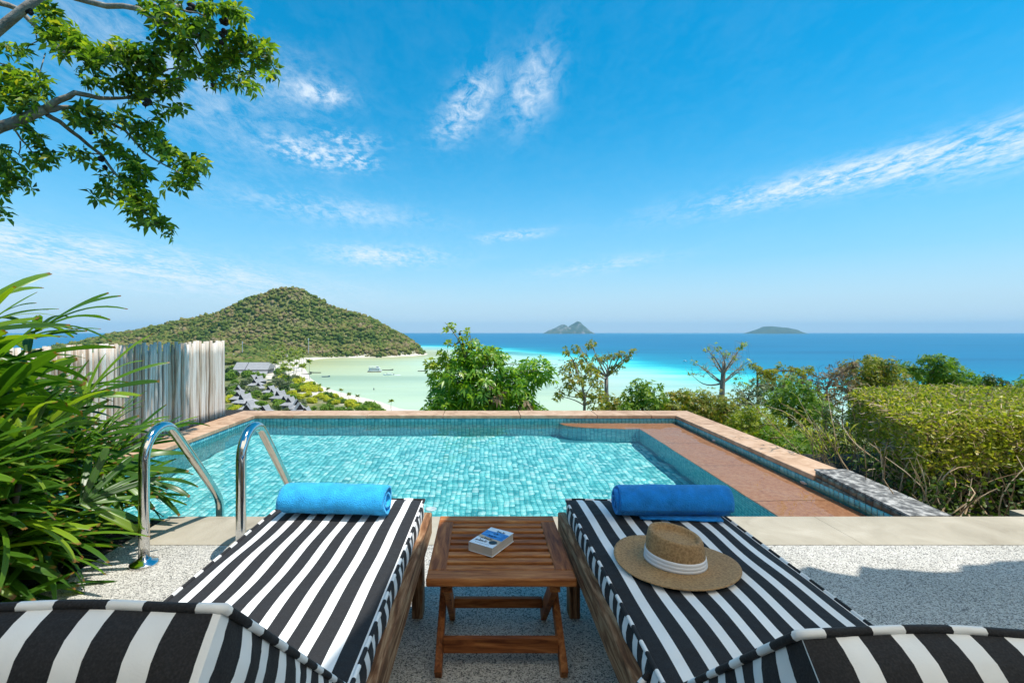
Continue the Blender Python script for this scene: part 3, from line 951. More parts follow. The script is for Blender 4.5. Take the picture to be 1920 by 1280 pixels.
def cushion(width, length, hinge, angle, bl, th=.085):
    """Striped mattress: flat from y=length (foot) to y=hinge, then rising towards the head at y<hinge. z=0 is its underside."""
    path = []
    ns = 26
    for i in range(ns + 1):
        path.append((length + (hinge + .07 - length) * i / ns, 0.0, 0.0))
    steps = 9
    rr = .14
    y, z = path[-1][0], 0.0
    ang = 0
    ds = rr * angle / steps
    for i in range(steps):
        am = angle * (i + .5) / steps
        y -= ds * math.cos(am); z += ds * math.sin(am)
        path.append((y, z, angle * (i + 1) / steps))
    for i in range(1, 15):
        path.append((y - bl * i / 14 * math.cos(angle), z + bl * i / 14 * math.sin(angle), angle))
    n = len(path)
    s = [0.0]
    for a, b in zip(path, path[1:]): s.append(s[-1] + math.hypot(a[0] - b[0], a[1] - b[1]))
    tot = s[-1]
    # the upper line of the bend is shorter than the lower one; normal at each station
    nx = 21

    def pt(i, x, h):
        y, z, a = path[i]
        return (x, y + math.sin(a) * h, z + math.cos(a) * h)
    mb = MB()
    hw = width / 2

    def puff(i, u):
        e = min(1, s[i] / .10, (tot - s[i]) / .10)
        k = 1 - (abs(u)) ** 5
        hg = math.exp(-((s[i] - (length - hinge)) / .10) ** 2)
        return (.016 * k * (1 - (1 - e) ** 3)) - .012 * hg * k + .0030 * math.sin(s[i] * 17 + u * 3) * k + .0035 * math.sin(s[i] * 6.1 + u * 2.3 + 1) * math.cos(u * 4.2 + s[i] * 3) * k
    # top
    vs, uv = [], []
    for i in range(n):
        for k in range(nx):
            u = -1 + 2 * k / (nx - 1)
            vs.append(pt(i, u * hw, th + puff(i, u)))
            uv.append(((u * hw + hw) / PER, s[i]))
    fs = [(i * nx + k, i * nx + k + 1, (i + 1) * nx + k + 1, (i + 1) * nx + k) for i in range(n - 1) for k in range(nx - 1)]
    mb.add(vs, fs, uv)
    # underside
    vs = [pt(i, u * hw, 0) for i in range(n) for u in (-1, 1)]
    uv = [((u * hw + hw) / PER, s[i]) for i in range(n) for u in (-1, 1)]
    mb.add(vs, [(i * 2, i * 2 + 2, i * 2 + 3, i * 2 + 1) for i in range(n - 1)], uv)
    # sides
    for sd in (-1, 1):
        vs, uv = [], []
        for i in range(n):
            for j in range(6):
                t = j / 5
                bul = .008 * math.sin(math.pi * t) * (1 + .5 * math.sin(s[i] * 33 + sd)) * max(0, min(1, s[i] / .06, (tot - s[i]) / .06))
                vs.append(pt(i, sd * (hw + bul), th * t)); uv.append((s[i] / PER + .2, t))
        f = [(i * 6 + j, i * 6 + j + 1, (i + 1) * 6 + j + 1, (i + 1) * 6 + j) for i in range(n - 1) for j in range(5)]
        mb.add(vs, f if sd > 0 else [q[::-1] for q in f], uv)
    # ends
    for i, sg in ((0, 1), (n - 1, -1)):
        a = path[i][2]
        vs, uv = [], []
        for k in range(nx):
            for j in range(6):
                t = j / 5; u = -1 + 2 * k / (nx - 1)
                p = pt(i, u * hw, (th + puff(i, u)) * t)
                b = .016 * math.sin(math.pi * t) * (1 - u ** 8)
                vs.append((p[0], p[1] + sg * b * math.cos(a), p[2] - sg * b * math.sin(a)))
                uv.append(((u * hw + hw) / PER, t))
        f = [(k * 6 + j, k * 6 + j + 1, (k + 1) * 6 + j + 1, (k + 1) * 6 + j) for k in range(nx - 1) for j in range(5)]
        mb.add(vs, f if sg < 0 else [q[::-1] for q in f], uv)
    # piping round the upper and the lower edge
    pp = []
    for h in (th + .001, .004):
        loop = [pt(i, hw + .002, h) for i in range(n)]
        loop += [pt(n - 1, hw * u, h + (puff(n - 1, u) if h > .05 else 0)) for u in np.linspace(.96, -.96, 16)]
        loop += [pt(i, -hw - .002, h) for i in range(n - 1, -1, -1)]
        loop += [pt(0, hw * u, h + (puff(0, u) if h > .05 else 0)) for u in np.linspace(-.96, .96, 16)]
        loop.append(loop[0])
        pp.append(loop)
    return mb, pp, path


def piping(loop):
    m = MB().tube(loop, .0055, 7, False)
    m.uv = [(a / .098, b) for a, b in m.uv]
    return m


def lounger(x, rz, label, hinge, angle, bl, strap=False):
    root = empty('sun_lounger', (x, 1.0, 0), rz, label, 'sun lounger', 'striped sun loungers facing the pool')
    L0 = 1.09                                         # foot end, local y
    zc = .335
    mb, pp, path = cushion(.588, L0, hinge, angle, bl)
    cu = mb.build('cushion', G['canvas'], root, True, loc=(0, 0, zc))
    for lp in pp: piping(lp).build('piping', G['canvas'], cu, True)
    for sx in (-1, 1):
        MB().box(sx * .308 - .018, sx * .308 + .018, -.88, L0 + .035, .262, .356).build('side_rail', G['old_y'], root, bevel=.006)
        for y in (.96, -.62):
            MB().box(sx * .29 - .022, sx * .29 + .022, y - .032, y + .032, 0, .262).build('leg', G['old_z'], root, bevel=.004)
    for y in (L0 + .012, -.86):
        MB().box(-.289, .289, y - .02, y + .02, .262, .332).build('cross_rail', G['old_x'], root, bevel=.004)
    for k in range(9):
        y = .98 - k * .105
        MB().box(-.289, .289, y - .034, y + .034, .312, .331).build('slat', G['teak_x'], root, bevel=.003)
    # folding back: two stiles, slats and a prop
    a = angle
    hy = hinge - .03
    fr = Vector((0, -math.cos(a), math.sin(a)))
    nm = Vector((0, math.sin(a), math.cos(a)))
    p0 = Vector((0, hy, .318))
    bk = MB()
    for sx in (-1, 1):
        o = Vector((sx * .25, 0, 0))
        MB().bar(p0 + o, p0 + o + fr * (bl + .02), .04, .028, nm).build('back_stile', G['old_y'], root)
    for k in range(6):
        c = p0 + fr * (.06 + k * (bl - .06) / 5.4)
        MB().bar(c - Vector((.228, 0, 0)), c + Vector((.228, 0, 0)), .06, .016, nm).build('back_slat', G['teak_x'], root)
    c = p0 + fr * .34 - nm * .015
    MB().bar(c, (0, hy - .52, .28), .04, .022, (0, 1, 0)).build('prop', G['old_y'], root)
    if strap:
        m = MB()
        for dx, dy in ((0, 0), (.008, .05)):
            m.tube([(-.303 - dx, .06 - dy, .40), (-.334 - dx, .055 - dy, .372), (-.338 - dx, .035 - dy * 1.2, .335), (-.334, .0 - dy * 1.4, .318), (-.322, -.04 - dy, .35)], .007, 6)
        m.uv = [(a / .03, b) for a, b in m.uv]
        m.build('tie_strap', G['canvas'], root, True)
    return root
lounger(-.567, R(-.9), 'striped lounger topped only by a rolled sunlit towel, beside the pool handrails', -.064, R(43), .61, False)
lounger(.671, R(.7), 'striped lounger with a straw hat and rolled towel lying on it', -.076, R(43), .515, True)


def side_table():
    x0, x1, y0, y1, zt = -.188, .311, 1.585, 2.13, .335
    root = empty('side_table', ((x0 + x1) / 2, (y0 + y1) / 2, 0), 0, 'folding teak side table with slatted top between the two loungers', 'table')
    hx, hy = (x1 - x0) / 2, (y1 - y0) / 2
    w = .062
    for sy in (-1, 1):
        MB().box(-hx, hx, sy * hy - (w if sy > 0 else 0), sy * hy + (w if sy < 0 else 0), zt - .028, zt).build('frame_board', G['teak_x'], root, bevel=.005)
    for sx in (-1, 1):
        MB().box(sx * hx - (w if sx > 0 else 0), sx * hx + (w if sx < 0 else 0), -hy + w + .001, hy - w - .001, zt - .028, zt - .001).build('frame_board', G['teak_y'], root, bevel=.004)
    n = 8
    span = 2 * hy - 2 * w
    for k in range(n):
        c = -hy + w + span * (k + .5) / n
        MB().box(-hx + w - .004, hx - w + .004, c - span / n * .31, c + span / n * .31, zt - .024, zt - .004 - rng.uniform(0, .0015)).build('slat', G['teak_x'], root, bevel=.003)
    MB().box(-hx + .05, -hx + .085, -hy + .03, hy - .03, zt - .06, zt - .029).build('batten', G['teak_y'], root)
    MB().box(hx - .085, hx - .05, -hy + .03, hy - .03, zt - .06, zt - .029).build('batten', G['teak_y'], root)
    for sx in (-1, 1):
        xa, xb = sx * (hx - .04), sx * (hx - .065)
        MB().bar((xa, -hy + .005, .012), (xa, hy - .11, zt - .045), .024, .05, (0, 1, 0)).build('leg', G['teak_z'], root, bevel=.003)
        MB().bar((xb - sx * .002, hy - .19, .012), (xb - sx * .002, -hy + .05, zt - .045), .022, .05, (0, 1, 0)).build('leg', G['teak_z'], root, bevel=.003)
    MB().box(-hx + .053, hx - .053, -hy + .05, -hy + .072, .055, .105).build('stretcher', G['teak_x'], root, bevel=.003)
    MB().box(-hx + .078, hx - .078, hy - .262, hy - .24, .075, .112).build('stretcher', G['teak_x'], root, bevel=.003)
side_table()


def book():
    # lies turned on the slats
    root = empty('paperback_book', (.035, 1.838, .3315), R(-33), 'thick paperback book with a blue seaside cover on the slatted table', 'book')
    w, h, t = .103, .158, .033
    MB().box(-w / 2 + .002, w / 2 - .002, -h / 2 + .002, h / 2 - .002, .001, t - .001).build('page_block', G['paper'], root)
    MB().box(-w / 2, w / 2, -h / 2, h / 2, 0, .001).build('back_cover', G['cover'], root)
    MB().box(-w / 2, w / 2, -h / 2, h / 2, t - .001, t + .0002).build('front_cover', G['cover'], root)
    MB().box(-w / 2 - .001, -w / 2, -h / 2, h / 2, 0, t).build('spine', G['cover'], root)
    z = t + .0003

    def flat(poly, zz, mat, name):
        MB().prism(poly, zz, zz + .0002).build(name, mat, root)
    flat([(-w / 2, -.018), (-.01, -.026), (.02, -.040), (w / 2, -.046), (w / 2, -.012), (.02, -.004), (-w / 2, .004)], z, G['book_sand'], 'cover_picture')
    flat([(-w / 2, .002), (-.02, -.006), (.015, -.012), (w / 2, -.014), (w / 2, .044), (.015, .050), (-.02, .046), (-w / 2, .048)], z + .0003, G['book_sea'], 'cover_picture')
    flat([(.030 + .016 * math.cos(a), -.040 + .016 * math.sin(a)) for a in np.linspace(0, 6.1, 22)], z + .0006, G['ink'], 'cover_badge')
    # brush-lettered words, as loose strokes
    strokes = []
    for (cx, cy, n, hgt) in ((.012, .056, 3, .013), (.004, .033, 2, .011), (.002, .008, 3, .011), (-.006, -.020, 4, .013), (-.014, -.043, 4, .017)):
        for k in range(n):
            x = cx + (k - n / 2) * .0125
            sgn = 1 if (k + n) % 2 else -1
            strokes.append([(x - .003, cy + hgt * .5 * sgn, 0), (x + .002, cy + .001, 0), (x - .001, cy - hgt * .35, 0), (x + .005, cy - hgt * .45, 0), (x + .008, cy + hgt * .1 * sgn, 0)])
    m = MB()
    for st in strokes:
        for a, b in zip(st, st[1:]):
            m.bar((a[0], a[1], z + .0011), (b[0], b[1], z + .0011), .0026, .0003)
    m.build('lettering', G['ink'], root)
    m = MB()
    for k in range(12):
        m.box(-.034 + k * .0052, -.034 + k * .0052 + .0036, -.0655, -.0635, z, z + .0003)
    m.build('lettering', G['ink'], root)
book()


def towel(loc, rz, length, mat, label, seed, flap=False):
    root = empty('rolled_towel', loc, rz, label, 'towel', 'rolled blue towels on the loungers')
    q = random.Random(seed)
    turns, r0, r1, th = 4.2, .010, .066, .0118
    n = 150
    sec = []
    for i in range(n + 1):
        t = i / n
        a = t * turns * 6.283 + 2.2
        r = r0 + (r1 - r0) * t ** .92
        sec.append((a, r))
    nl = 44
    ph = [q.uniform(0, 6.28) for _ in range(8)]
    vs, fs = [], []

    def shape(a, r, x):
        k = r / r1
        wv = 1 + .020 * math.sin(x * 11 + ph[0] + a) * k + .016 * math.sin(x * 23 + ph[1] - 2 * a) + .012 * math.sin(x * 47 + 3 * a + ph[2])
        e = abs(x) / (length / 2)
        wv *= 1 - .05 * max(0, (e - .85) / .15) ** 2
        yy, zz = r * wv * math.cos(a) * 1.06, r * wv * math.sin(a) * .96
        if zz < -r1 * .84: zz = -r1 * .84 + (zz + r1 * .84) * .25
        return yy, zz
    for j in range(nl + 1):
        x = -length / 2 + length * j / nl
        for a, r in sec:
            xe = x + (.008 * math.sin(a * .5 + ph[3]) + .004 * math.sin(a * 1.7)) * (1 if abs(x) > length / 2 - .001 else 0) * (1 - .3 * r / r1)
            y, z = shape(a, r, x)
            vs.append((xe, y, z))
            y, z = shape(a, r - th, x) if r > th + .001 else shape(a, .001, x)
            vs.append((xe, y, z))
    w = 2 * (n + 1)
    for j in range(nl):
        for i in range(n):
            a = j * w + 2 * i
            fs.append((a, a + w, a + w + 2, a + 2))
            fs.append((a + 1, a + 3, a + w + 3, a + w + 1))
        a = j * w + 2 * n
        fs.append((a, a + w, a + w + 1, a + 1))
    for i in range(n):
        a = 2 * i
        fs.append((a, a + 2, a + 3, a + 1))
        a += nl * w
        fs.append((a, a + 1, a + 3, a + 2))
    o = MB().add(vs, fs).build('roll', mat, root, True, loc=(0, 0, r1 * .875))
    if flap:                                          # loose lower edge of the cloth
        vs, n = [], 14
        for i in range(n + 1):
            x = length * (-.30 + .70 * i / n)
            o = .050 + .022 * (i / n) + .002 * math.sin(i * 1.3)
            vs += [(x, -.02, .004), (x, -o, .0045), (x, -o - .003, .008), (x, -o, .012), (x, -.02, .020)]
        fs = [(i * 5 + k, i * 5 + (k + 1) % 5, (i + 1) * 5 + (k + 1) % 5, (i + 1) * 5 + k) for i in range(n) for k in range(5)] + [(4, 3, 2, 1, 0), tuple(n * 5 + k for k in range(5))]
        MB().add(vs, fs).build('hem', mat, root, True)
    return root
towel((-.575, 1.875, .438), R(-3.5), .408, G['towel'], 'bright blue rolled towel in full sun on the lounger beside the handrails', 1)
towel((.727, 1.86, .438), R(-1.2), .425, G['towel_shaded'], 'blue rolled towel with shade put into its colour, lying behind the straw hat', 2, True)


def hat():
    root = empty('straw_hat', (.592, 1.478, .437), R(-28), 'round straw hat with flat crown and white ribbon on the striped lounger', 'hat')
    n = 72

    def ring(prof, wavy, lean=0.0):
        vs, uv = [], []
        acc = 0
        for i, (r, z) in enumerate(prof):
            if i: acc += math.hypot(r - prof[i - 1][0], z - prof[i - 1][1])
            for k in range(n + 1):
                a = 6.28318 * k / n
                dz = wavy * (.007 * math.cos(2 * a + .5) + .002 * math.sin(3 * a)) * max(0, (r - .085) / .09)
                vs.append((r * math.cos(a) * 1.03, r * math.sin(a) * .97, z + dz + lean * z * math.cos(a) * r / .08))
                uv.append((k / n * 8, acc * 8))
        fs = [(i * (n + 1) + k, i * (n + 1) + k + 1, (i + 1) * (n + 1) + k + 1, (i + 1) * (n + 1) + k) for i in range(len(prof) - 1) for k in range(n)]
        return MB().add(vs, fs, uv)
    ring([(.084, .012), (.094, .006), (.11, .0055), (.13, .007), (.15, .009), (.168, .012), (.176, .013), (.1775, .0105), (.174, .008), (.15, .0045), (.12, .001), (.09, .001), (.08, .002)], 1).build('brim', G['straw'], root, True)
    ring([(.086, .008), (.085, .03), (.082, .06), (.078, .082), (.0755, .090), (.072, .0945), (.067, .0945), (.063, .090), (.060, .081), (.052, .078), (.035, .079), (.015, .080), (.0005, .080)], 0, -.12).build('crown', G['straw'], root, True)
    rb = ring([(.0866, .010), (.0892, .0105), (.0888, .018), (.0872, .0195), (.0882, .021), (.0876, .028), (.086, .0295), (.0868, .031), (.0858, .039), (.0835, .040)], 0, -.12)
    rb.build('ribbon', G['ribbon'], root, True)
hat()


def handrail(x, label):
    root = empty('handrail', (x, 2.374, 0), 0, label, 'handrail', 'curved steel pool handrails')
    pts = [(0, 0, 0), (0, 0, .42)]
    # arch
    c = Vector((0, .135, .50)); r = .135
    for a in np.linspace(180, 52, 15):
        pts.append((0, c.y + r * math.cos(R(a)), c.z + .01 + r * 1.08 * math.sin(R(a))))
    end = Vector((0, .655, .13))
    p = Vector(pts[-1])
    for t in (.15, .35, .55, .75, .9):
        pts.append(tuple(p.lerp(end, t)))
    pts += [(0, .668, .105), (0, .682, .07), (0, .688, .03), (0, .689, -.02), (0, .689, -.55)]
    # resample smoothly
    P = [Vector(q) for q in pts]
    sm = []
    for i in range(len(P) - 1):
        for t in (0, .5): sm.append(P[i].lerp(P[i + 1], t))
    sm.append(P[-1])
    for _ in range(3):
        sm = [sm[0]] + [(sm[i - 1] + sm[i] * 2 + sm[i + 1]) / 4 for i in range(1, len(sm) - 1)] + [sm[-1]]
    recv(MB().tube(sm, .0245, 20).build('tube', G['steel'], root, True))
    MB().lathe([(.0, .0005), (.064, .0005), (.064, .008), (.058, .016), (.034, .022), (.030, .030), (.0246, .032)], 32).build('flange', G['steel'], root, True)
handrail(-1.675, 'polished steel pool handrail rising among the fan palm leaves')
handrail(-1.195, 'polished steel pool handrail standing right beside the lounger cushion')

# ------------------------------------------------------------------ pole fence
def fence():
    root = empty('pole_fence', (-3.62, 5.2, -.05), 0, 'weathered fence of upright bleached poles along the pool side', 'fence')
    q = random.Random(3)
    variants = []
    for v in range(8):
        m = MB()
        r = .0150 + .0045 * q.random()
        nseg = 7
        ox, oy = q.uniform(-.006, .006), q.uniform(-.006, .006)
        pts = [(ox * math.sin(i * 1.3), oy * math.cos(i), i / nseg) for i in range(nseg + 1)]
        m.tube(pts, [r * q.uniform(.9, 1.08) for _ in pts], 9)
        variants.append(m.mesh('pole', G['pole'], True))
    y = 6.70
    k = 0
    while y > 2.75:
        tall = (k % 2 == 0) ^ (q.random() < .12)
        h = 1.065 + q.uniform(-.02, .025) if tall else .985 + q.uniform(-.03, .03)
        o = ob('pole', variants[q.randrange(8)], root, ((.012 if tall else -.012) + q.uniform(-.006, .006), y - 5.2, 0))
        o.scale = (1, 1, h)
        o.rotation_euler = (q.uniform(-.012, .012), q.uniform(-.008, .008), q.uniform(0, 6.28))
        y -= q.uniform(.016, .023)
        k += 1
    for z in (.3, .78):
        MB().tube([(-.055, 1.5, z), (-.055, -2.4, z)], .022, 8).build('rail', G['bark_dark'], root, True)
fence()

# ------------------------------------------------------------------ added canvas sheet, out of view, its edge shaped to shade the near half
def added_shade_sheet():
    root = empty('added_shade_sheet', (.5, -1.6, 0), 0, 'pale canvas sheet on posts, added out of view to shade the loungers', 'added_shade')
    zt = 3.3
    offx, offy = SUN.x / SUN.z * zt, SUN.y / SUN.z * zt
    edge = [(-3.2, -2.0), (-3.2, .78), (-1.6, .86), (-.9, .92), (-.50, .98), (-.42, 1.3), (-.38, 1.75), (-.28, 2.08)]
    q = random.Random(9)
    x = -.2
    while x < 3.9:
        edge.append((x, 2.36 + .05 * math.sin(x * 2.7) + q.uniform(-.05, .06)))
        x += q.uniform(.06, .14)
    edge += [(3.9, -2.0)]
    edge = [(a + offx - .5, b + offy + 1.6) for a, b in edge]
    MB().add([(a, b, zt) for a, b in edge], [tuple(range(len(edge)))]).build('canvas', G['added_shade'], root)
    for x, y in ((-2.0, -.2), (4.0, -.2)):
        MB().tube([(x, y, 0), (x, y, zt)], .05, 10).build('post', G['old_z'], root)
    MB().tube([(-2.3, -.2, zt + .05), (4.3, -.2, zt + .05)], .035, 8).build('beam', G['old_x'], root)
added_shade_sheet()


def added_wall():  # added unseen wall: blocks blue sky light and bounces light from the deck
    root = empty('added_wall', (.5, -2.55, 0), 0, 'grey wall with a door, added unseen behind the loungers to hold off sky light', 'wall')
    m = MB()
    m.box(-6.5, -1.2, -.1, .1, 0, 3.9); m.box(1.2, 6.5, -.1, .1, 0, 3.9); m.box(-1.2, 1.2, -.1, .1, 2.3, 3.9)
    m.build('plaster', G['cream'], root)
    for x in (-.6, .6):
        MB().box(x - .595, x + .595, -.06, .0, .0, 2.295).build('door_leaf', G['old_z'], root)
added_wall()

# ================================================================== PLANTS
def norm(a):
    return a / np.maximum(np.linalg.norm(a, axis=1, keepdims=True), 1e-9)


def leaf_np(P, D, U, Ln, W, droop=.25, fold=.12):
    """Folded diamond leaves: 5 vertices, 4 triangles each."""
    D = norm(D)
    Sd = norm(np.cross(D, U))
    N_ = np.cross(Sd, D)
    Ln = Ln[:, None]; W = W[:, None]
    z = np.array([0, 0, 1.0])
    b = P
    mid = P + D * Ln * .52 - z * droop * .22 * Ln
    l = mid + Sd * W / 2 + N_ * W * fold
    r = mid - Sd * W / 2 + N_ * W * fold
    t = P + D * Ln - z * droop * Ln
    V = np.stack([b, l, mid, r, t], 1).reshape(-1, 3)
    n = len(P)
    f = np.array([(0, 2, 1), (0, 3, 2), (1, 2, 4), (2, 3, 4)])
    Fc = (np.arange(n)[:, None, None] * 5 + f[None]).reshape(-1, 3)
    return V, Fc


def sph(n, q):
    v = q.normal(size=(n, 3))
    return norm(v)


def foliage(clumps, q, per_m2, leaf, wid, ros=6, droop=.3, spread=1.1, up=.35, shell=.55, fold=.12):
    """Rosettes of leaves through ellipsoid clumps. clumps: (centre, radius) with radius scalar or 3-vector."""
    Ps, Ds, Us, Ls, Ws = [], [], [], [], []
    for c, r in clumps:
        c = np.array(c, float); r = np.array([r, r, r] if np.isscalar(r) else r, float)
        n = max(3, int(per_m2 * 12.57 * (r.mean() ** 2) * q.uniform(.85, 1.15)))
        d = sph(n, q)
        rad = (shell + (1 - shell) * q.uniform(0, 1, n) ** .6)
        lump = 1 + .22 * np.sin(d[:, 0] * 5 + c[0] * 7) * np.cos(d[:, 2] * 6 + c[2] * 5) + q.normal(0, .08, n)
        o = c + d * r * (rad * lump)[:, None]
        ax = norm(d + np.array([0, 0, up]) + q.normal(0, .35, (n, 3)))
        a0 = q.uniform(0, 6.28, n)
        ref = norm(np.cross(ax, norm(q.normal(size=(n, 3)))))
        ref2 = np.cross(ax, ref)
        for k in range(ros):
            a = a0 + 6.283 * k / ros + q.normal(0, .25, n)
            th = spread * q.uniform(.7, 1.2, n)
            dr = ax * np.cos(th)[:, None] + (ref * np.cos(a)[:, None] + ref2 * np.sin(a)[:, None]) * np.sin(th)[:, None]
            Ps.append(o + dr * leaf * .08); Ds.append(dr); Us.append(ax)
            Ls.append(leaf * q.uniform(.7, 1.25, n)); Ws.append(wid * q.uniform(.75, 1.25, n))
    return leaf_np(np.concatenate(Ps), np.concatenate(Ds), np.concatenate(Us) + 1e-3, np.concatenate(Ls), np.concatenate(Ws), droop, fold)


def curvy(a, b, q, n=6, wig=.08, sag=0.0):
    a, b = Vector(a), Vector(b)
    L_ = (b - a).length
    o = []
    w1 = Vector((q.normal(), q.normal(), q.normal())) * wig * L_
    for i in range(n + 1):
        t = i / n
        o.append(a.lerp(b, t) + w1 * math.sin(math.pi * t) + Vector((0, 0, sag * L_ * math.sin(math.pi * t))))
    return o


def limbs(mb, trunk, rad, targets, q, r_end=.006, wig=.08, n=7, sides=7):
    """Trunk polyline plus a limb to every target from a point partway up."""
    mb.tube(trunk, rad, 9)
    T = [Vector(p) for p in trunk]
    for tg in targets:
        tg = Vector(tg)
        best, bi = 1e9, 0
        for i, p in enumerate(T):
            cost = (p - tg).length + max(0, p.z - tg.z + .1) * 1.5
            if cost < best: best, bi = cost, i
        r0 = rad[bi] * .55
        pts = curvy(T[bi], tg, q, n, wig, .06)
        mb.tube(pts, [r0 + (r_end - r0) * (i / n) ** .7 for i in range(n + 1)], sides, False)


def plant(name, label, cat, base, trunk, rad, clumps, leafm, bark, q, per_m2, leaf, wid, group=None, twigs=0, twigm=None, extra=None, crown='crown', wig=.08, **kw):
    base = Vector(base)
    root = empty(name, base, 0, label, cat, group)
    mb = MB()
    limbs(mb, [Vector(p) - base for p in trunk], rad, [Vector(c) - base for c, r in clumps], q, wig=wig)
    mb.build('trunk', bark, root, True)
    cl = [(np.array(c) - np.array(base), r) for c, r in clumps]
    V, Fc = foliage(cl, q, per_m2, leaf, wid, **kw)
    ob(crown, mesh_np(crown, V, Fc, leafm), root)
    if twigs:
        tm = MB()
        for c, r in cl:
            rr = r if np.isscalar(r) else float(np.mean(r))
            for _ in range(twigs):
                d = sph(1, q)[0]
                p = Vector(c) + Vector(d) * rr * .15
                e = Vector(c) + Vector((d[0], d[1], abs(d[2]) * .9 + .1)) * rr * q.uniform(.8, 1.35)
                tm.tube(curvy(p, e, q, 4, .10), [.006, .005, .004, .003, .002] if twigs < 40 else [.004, .0035, .003, .0025, .0015], 4, False)
        tag(tm.build('twigs', twigm or bark, root, True), kind='stuff')
    if extra: extra(root, base)
    return root


def cl_px(lst, d, q, jit=.25):
    o = []
    for e in lst:
        x, y, r = e[:3]
        dd = d + (e[3] if len(e) > 3 else q.uniform(-jit, jit))
        o.append((tuple(at(x, y, dd)), r * dd / F))
    return o


def gz(x, y):
    return float(ground(np.array([float(x)]), np.array([float(y)]))[0][0])


